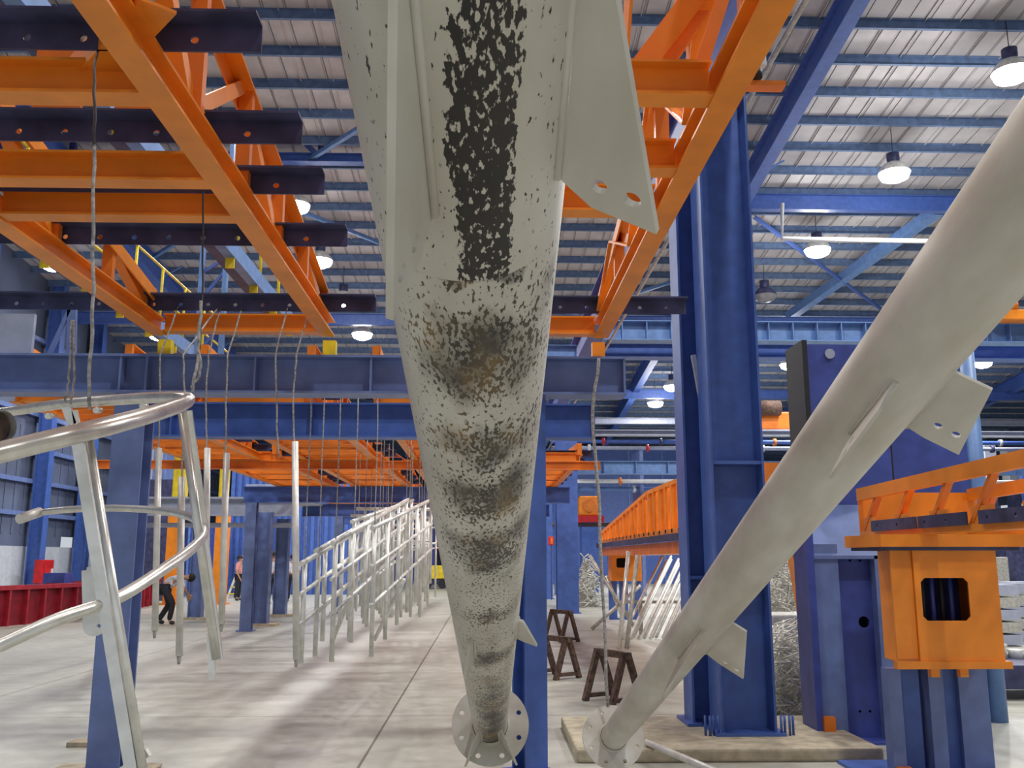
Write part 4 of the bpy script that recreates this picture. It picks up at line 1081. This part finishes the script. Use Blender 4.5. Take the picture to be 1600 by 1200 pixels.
heap(1205, 1300, 985, 1125, 1.4, 'heap of tangled pale scrap wire between the tall column and the lift tower', 520)
heap(1190, 1290, 850, 1000, 2.5, 'higher heap of tangled grey wire farther behind the tall column', 420, 'galv', .013)
heap(905, 940, 870, 950, 2.0, 'dim pile of tangled steel left of the leaning tubes', 160, 'galv', .02)
p = at(1240, 960, Y=11.5)
r = root('steel_block', (p.x, 11.5, 0), 'grey machined block with a hole behind the scrap heap', 'block')
MB().box(p.x-.35, p.x+.35, 11.5, 12.1, 0, p.z).build('body', 'galv', r, bevel=.02)
MB().disc((p.x+.05, 11.49, p.z-.12), (0, 1, 0), .04, .03, 12).build('hole_bush', 'black', r)
# right edge machinery on the floor
p = at(1590, 1095, Z=0)
r = root('dark_trolley', (p.x, p.y, 0), 'dark low trolley with pale castings on top at the right edge', 'trolley')
MB().box(p.x-.7, p.x+.9, p.y, p.y+1.2, .12, .38).build('bed', 'dark', r, bevel=.01)
for dx in (-.5, .6): MB().disc((p.x+dx, p.y+.1, .08), (0, 1, 0), .08, .08, 14).build('wheel', 'black', r)
for i in range(7):
    q = V((p.x-.45+i*.18, p.y+.3+random.uniform(0, .5), .38))
    h = random.uniform(.1, .28)
    tag(MB().lathe(q, [(0, 0), (.1, 0), (.08, h*.5), (.1, h), (.04, h), (0, h)], 10).build('zinc_casting', 'brightd'), 'lumpy pale zinc casting on the dark trolley at right', 'casting', 'castings on the dark trolley')
p = at(1586, 985, Z=0)
for i in range(3):
    q = at(1572+i*22, 985-i*3, Y=17+i)
    r = root('pallet_stack', (q.x, q.y, 0), 'stack of grey steel parts behind the orange housing, %s' % ['left', 'middle', 'right'][i], 'stack')
    for j in range(5): MB().box(q.x-.3, q.x+.3, q.y, q.y+.8, .02+j*.22, .2+j*.22).build('layer', 'galv' if j % 2 else 'grey', r)

# ================================================================== DISTANT CLUTTER ON THE RIGHT
for Y, w_ in ((37.4, 'second'), (47.2, 'third')):
    column('crane_column', 2.36, Y, 5.0, .6, .5, 'blue crane column farther down the row, %s beyond the round shouldered one' % w_)
r = root('gear_drive', (at(920, 800, Y=44).x, 44, 0), 'orange gear drive on a blue stand far behind the white rope', 'machine')
a, b_ = at(905, 775, Y=44), at(937, 806, Y=44)
MB().box(a.x, b_.x, 44, 45, b_.z, a.z).build('housing', 'orange', r, bevel=.08)
MB().disc(((a.x+b_.x)/2, 43.95, (a.z+b_.z)/2), (0, 1, 0), .3, .15, 18).build('cover', 'orange2', r)
MB().box(a.x-.2, b_.x+.2, 43.9, 45.1, b_.z-.3, b_.z).build('base', 'red', r)
MB().box(a.x+.1, b_.x-.1, 44, 45, 0, b_.z-.3).build('stand', 'blue', r)
for i, (px0, px1, py0, py1, Y, lab) in enumerate(((858, 866, 838, 852, 36, 'small red box on a post right of the blue column'), (1215, 1243, 876, 905, 24, 'white cabinet behind the tall column, above the scrap heap'), (1536, 1562, 690, 760, 46, 'tall pale tank between the round tube and the right edge'),
        (1572, 1598, 700, 760, 50, 'second pale tank at the right edge'))):
    a, b_ = at(px0, py0, Y=Y), at(px1, py1, Y=Y)
    r = root('cabinet' if i < 2 else 'tank', ((a.x+b_.x)/2, Y, 0), lab, 'cabinet' if i < 2 else 'tank')
    MB().box(a.x, b_.x, Y, Y+.7, b_.z, a.z).build('body', 'red' if i == 0 else 'white', r, bevel=.04)
    MB().box(a.x+.1, b_.x-.1, Y+.1, Y+.6, 0, b_.z).build('stand', 'dark', r)
    MB().box(a.x+.05, b_.x-.05, Y-.03, Y, b_.z+.05, a.z-.05).build('door', 'orange2' if i == 0 else 'grey', r)
r = root('pipe_gallery', (4, 40, 4), 'row of pale pipes and valves on blue legs far behind the columns', 'pipes')
for k, (py, m_) in enumerate(((752, 'white'), (764, 'lblue'), (700, 'grey'), (690, 'blue'), (820, 'rust'))):
    z_ = at(950, py, Y=40+k*.5).z
    MB().tube([(2.9, 40+k*.5, z_), (30, 40+k*.5, z_)], .09, 10).build('pipe', m_, r)
    for i in range(9):
        xx = 3.2+i*2.6+k*.7
        MB().disc((xx, 40+k*.5, z_), (1, 0, 0), .16, .12, 12).build('pipe_flange', ['galv', 'orange2', 'white', 'red', 'dark'][(i+k) % 5], r)
for i in range(8):
    xx = 3.1+i*3.6
    MB().box(xx, xx+.15, 40.1, 42.3, 0, 6.2).build('leg', 'gblue' if i % 2 else 'blue', r)
for i in range(14):
    xx = at(1150, 800, Y=34).x+i*1.35; hh = random.uniform(.8, 2.6)
    if 1.9 < xx < 2.9: continue
    o = MB().box(xx, xx+random.uniform(.5, 1.0), 34+i % 3*.8, 34.6+i % 3*.8, 0, hh).build('storage_bin', ['gblue', 'galv', 'dark', 'white', 'rust', 'orange2'][i % 6], bevel=.03)
    tag(o, ['grey blue', 'dull zinc', 'dark', 'white', 'rusty brown', 'orange'][i % 6]+' storage bin in the far row behind the scrap heaps', 'bin', 'far storage bins')

# ================================================================== FLOOR TRIFLES
p = at(122, 1168, Z=0)
tag(MB().box(p.x-.1, p.x+.1, p.y, p.y+.18, 0, .04).build('wood_block', 'conc'), 'small brown block on the floor left of the grey blue column', 'block')
p = at(683, 893, Y=50)
r = root('yellow_cart', (p.x, 50, 0), 'tiny yellow cart far away at the end of the aisle', 'cart')
MB().box(p.x-.8, p.x+.5, 50, 51, .5, 1.2).build('body', 'yellow', r, bevel=.05)
for dx in (-.5, .3): MB().disc((p.x+dx, 49.95, .25), (0, 1, 0), .25, .15, 14).build('wheel', 'black', r)
MB().box(p.x-.6, p.x+.3, 50.1, 50.9, .25, .5).build('chassis', 'dark', r)

# ================================================================== PEOPLE
def skin_mesh(name, verts, edges, rad, m, parent, T, rootv=0, sub=1):
    me = bpy.data.meshes.new(name); me.from_pydata([tuple(T @ V(v)) for v in verts], edges, []); me.materials.append(M[m])
    o = bpy.data.objects.new(name, me); COL.objects.link(o)
    if parent: o.parent = parent
    o.modifiers.new('skin', 'SKIN')
    if not me.skin_vertices:
        bpy.context.view_layer.objects.active = o
    sv = me.skin_vertices[0].data
    for i, rr in enumerate(rad): sv[i].radius = (rr, rr) if not isinstance(rr, tuple) else rr
    sv[rootv].use_root = True
    s = o.modifiers.new('sub', 'SUBSURF'); s.levels = sub; s.render_levels = sub
    for p in me.polygons: p.use_smooth = True
    return o
def person(loc, rot, J, label, shirt='shirt', trouser='trouser', scale=1.):
    rt = root('person', loc, label, 'person')
    T = Matrix.Rotation(rot, 4, 'Z') @ Matrix.Scale(scale, 4)
    names = [k for k in J if k != 'face']; idx = {n: i for i, n in enumerate(names)}
    E_ = [('pelvis', 'spine'), ('spine', 'chest'), ('chest', 'neck'), ('neck', 'head'), ('head', 'crown')]
    for s in 'lr':
        E_ += [('pelvis', s+'hip'), (s+'hip', s+'knee'), (s+'knee', s+'ankle'), (s+'ankle', s+'toe'), ('chest', s+'sho'), (s+'sho', s+'elb'), (s+'elb', s+'wri'), (s+'wri', s+'palm')]
    R = dict(pelvis=.13, spine=.125, chest=.14, neck=.055, head=.085, crown=.07, hip=.085, knee=.055, ankle=.04, toe=.035, sho=.06, elb=.042, wri=.028, palm=.035)
    rad = [R[n] if n in R else R[n[1:]] for n in names]
    vs = [J[n] for n in names]; es = [(idx[a], idx[b]) for a, b in E_]
    # five fingers per hand, rooted in the palm
    for s in 'lr':
        pm = V(J[s+'palm']); d = (pm-V(J[s+'wri'])).normalized(); side = V((0, 1, 0)).cross(d)
        if side.length < .1: side = V((1, 0, 0))
        side.normalize()
        for k, (o_, l_) in enumerate(((-.03, .055), (-.012, .07), (.008, .075), (.026, .065))):
            a = len(vs); vs += [pm+side*o_+d*.03, pm+side*o_*1.2+d*(.03+l_*.6)+V((0, .01, 0)), pm+side*o_*1.2+d*(.02+l_)+V((0, .025, 0))]
            rad += [.009, .009, .008]; es += [(idx[s+'palm'], a), (a, a+1), (a+1, a+2)]
        a = len(vs); vs += [pm-side*.045+d*.0, pm-side*.06+d*.03]; rad += [.011, .009]; es += [(idx[s+'palm'], a), (a, a+1)]
    body = skin_mesh('body', vs, es, rad, 'skin', rt, T, idx['pelvis'])
    sh = ['pelvis', 'spine', 'chest', 'lsho', 'lelb', 'rsho', 'relb']; si = {n: i for i, n in enumerate(sh)}
    skin_mesh('shirt', [J[n] for n in sh], [(0, 1), (1, 2), (2, 3), (3, 4), (2, 5), (5, 6)], [.145, .15, .165, .085, .06, .085, .06], shirt, rt, T)
    tr = ['pelvis', 'lhip', 'lknee', 'lankle', 'rhip', 'rknee', 'rankle']
    skin_mesh('trousers', [J[n] for n in tr], [(0, 1), (1, 2), (2, 3), (0, 4), (4, 5), (5, 6)], [.14, .11, .08, .065, .11, .08, .065], trouser, rt, T)
    for s in 'lr': skin_mesh('shoe', [V(J[s+'ankle'])+V((0, 0, -.02)), J[s+'toe']], [(0, 1)], [.055, .045], 'black', rt, T)
    h = V(J['head']); c = V(J['crown']); u = (c-h).normalized(); f = V(J['face']) if 'face' in J else V((0, -1, 0))
    hm = MB(); n = 14
    ct = h+u*.05-f*.018
    o = []
    for i in range(7):
        th = PI*.62*i/6; o.append((.108*math.sin(th)+.001, .11*math.cos(th)))
    x_, y_, z_ = frame(u)
    for rr_, zz in o:
        for k in range(n): hm.v.append(T @ (ct+u*zz+(x_*math.cos(2*PI*k/n)+y_*math.sin(2*PI*k/n))*rr_))
    for i in range(len(o)-1):
        for k in range(n): hm.f.append([i*n+k, i*n+(k+1) % n, (i+1)*n+(k+1) % n, (i+1)*n+k]); hm.smooth.append(True)
    ho = hm.build('hair', 'hair'); ho.parent = rt
    # face: nose, mouth, eyes, ears
    sd = u.cross(f).normalized(); hc = h+u*.01
    fm_ = MB().tube([T @ (hc+f*.085+u*.01), T @ (hc+f*.115-u*.02)], [.008*scale, .013*scale], 6)
    for s in (-1, 1): fm_.disc(T @ (hc+sd*s*.092), T.to_3x3() @ sd, .028, .015, 8)
    fo = fm_.build('nose_and_ears', 'skin'); fo.parent = rt
    em = MB()
    for s in (-1, 1): em.disc(T @ (hc+f*.088+u*.025+sd*s*.032), T.to_3x3() @ f, .01, .01, 8)
    em.bar(T @ (hc+f*.088-u*.045-sd*.022), T @ (hc+f*.088-u*.045+sd*.022), .008, .008)
    eo = em.build('eyes_and_mouth', 'hair'); eo.parent = rt
    return rt
STAND = dict(pelvis=(0, 0, .95), spine=(0, 0, 1.12), chest=(0, .01, 1.33), neck=(0, 0, 1.47), head=(0, -.02, 1.57), crown=(0, -.01, 1.66),
    lhip=(.1, 0, .9), lknee=(.11, -.03, .5), lankle=(.12, .02, .09), ltoe=(.14, -.13, .04), rhip=(-.1, 0, .9), rknee=(-.12, .03, .5), rankle=(-.13, .08, .09), rtoe=(-.14, -.07, .04),
    lsho=(.2, .01, 1.38), lelb=(.25, .03, 1.1), lwri=(.22, -.12, .9), lpalm=(.21, -.17, .84), rsho=(-.2, .01, 1.38), relb=(-.26, .04, 1.1), rwri=(-.24, -.08, .87), rpalm=(-.23, -.12, .8))
BEND = dict(pelvis=(0, 0, .88), spine=(.13, 0, 1.0), chest=(.32, 0, 1.1), neck=(.45, -.02, 1.12), head=(.54, -.03, 1.10), crown=(.62, -.03, 1.08),
    lhip=(0, .1, .84), lknee=(.1, .12, .47), lankle=(-.12, .13, .09), ltoe=(.02, .14, .04), rhip=(0, -.1, .84), rknee=(.22, -.12, .5), rankle=(.16, -.13, .09), rtoe=(.3, -.14, .04),
    lsho=(.34, .19, 1.1), lelb=(.42, .23, .85), lwri=(.5, .18, .68), lpalm=(.52, .17, .61), rsho=(.34, -.19, 1.1), relb=(.46, -.24, .86), rwri=(.56, -.17, .72), rpalm=(.6, -.15, .66))
BEND['face'] = (.3, 0, -.95)
def pscale(J): return J
bp_ = at(254, 976, Z=0); person(bp_, d2r(10), BEND, 'person in a pale shirt and dark trousers bending forward behind the hanging posts')
q = at(424, 925, Z=0); q = V((q.x, q.y, 0))
person(at(425, 936, Y=33).xy.to_3d(), d2r(160), STAND, 'person in a white shirt and dark trousers standing left of the tall hanging post', scale=1.05)
person(at(455, 936, Y=35).xy.to_3d(), d2r(200), STAND, 'person in a pale shirt half hidden behind the tall hanging post')
person(at(372, 930, Y=36).xy.to_3d(), d2r(90), STAND, 'person in a pink shirt standing beside the step ladder', 'pink', scale=.98)
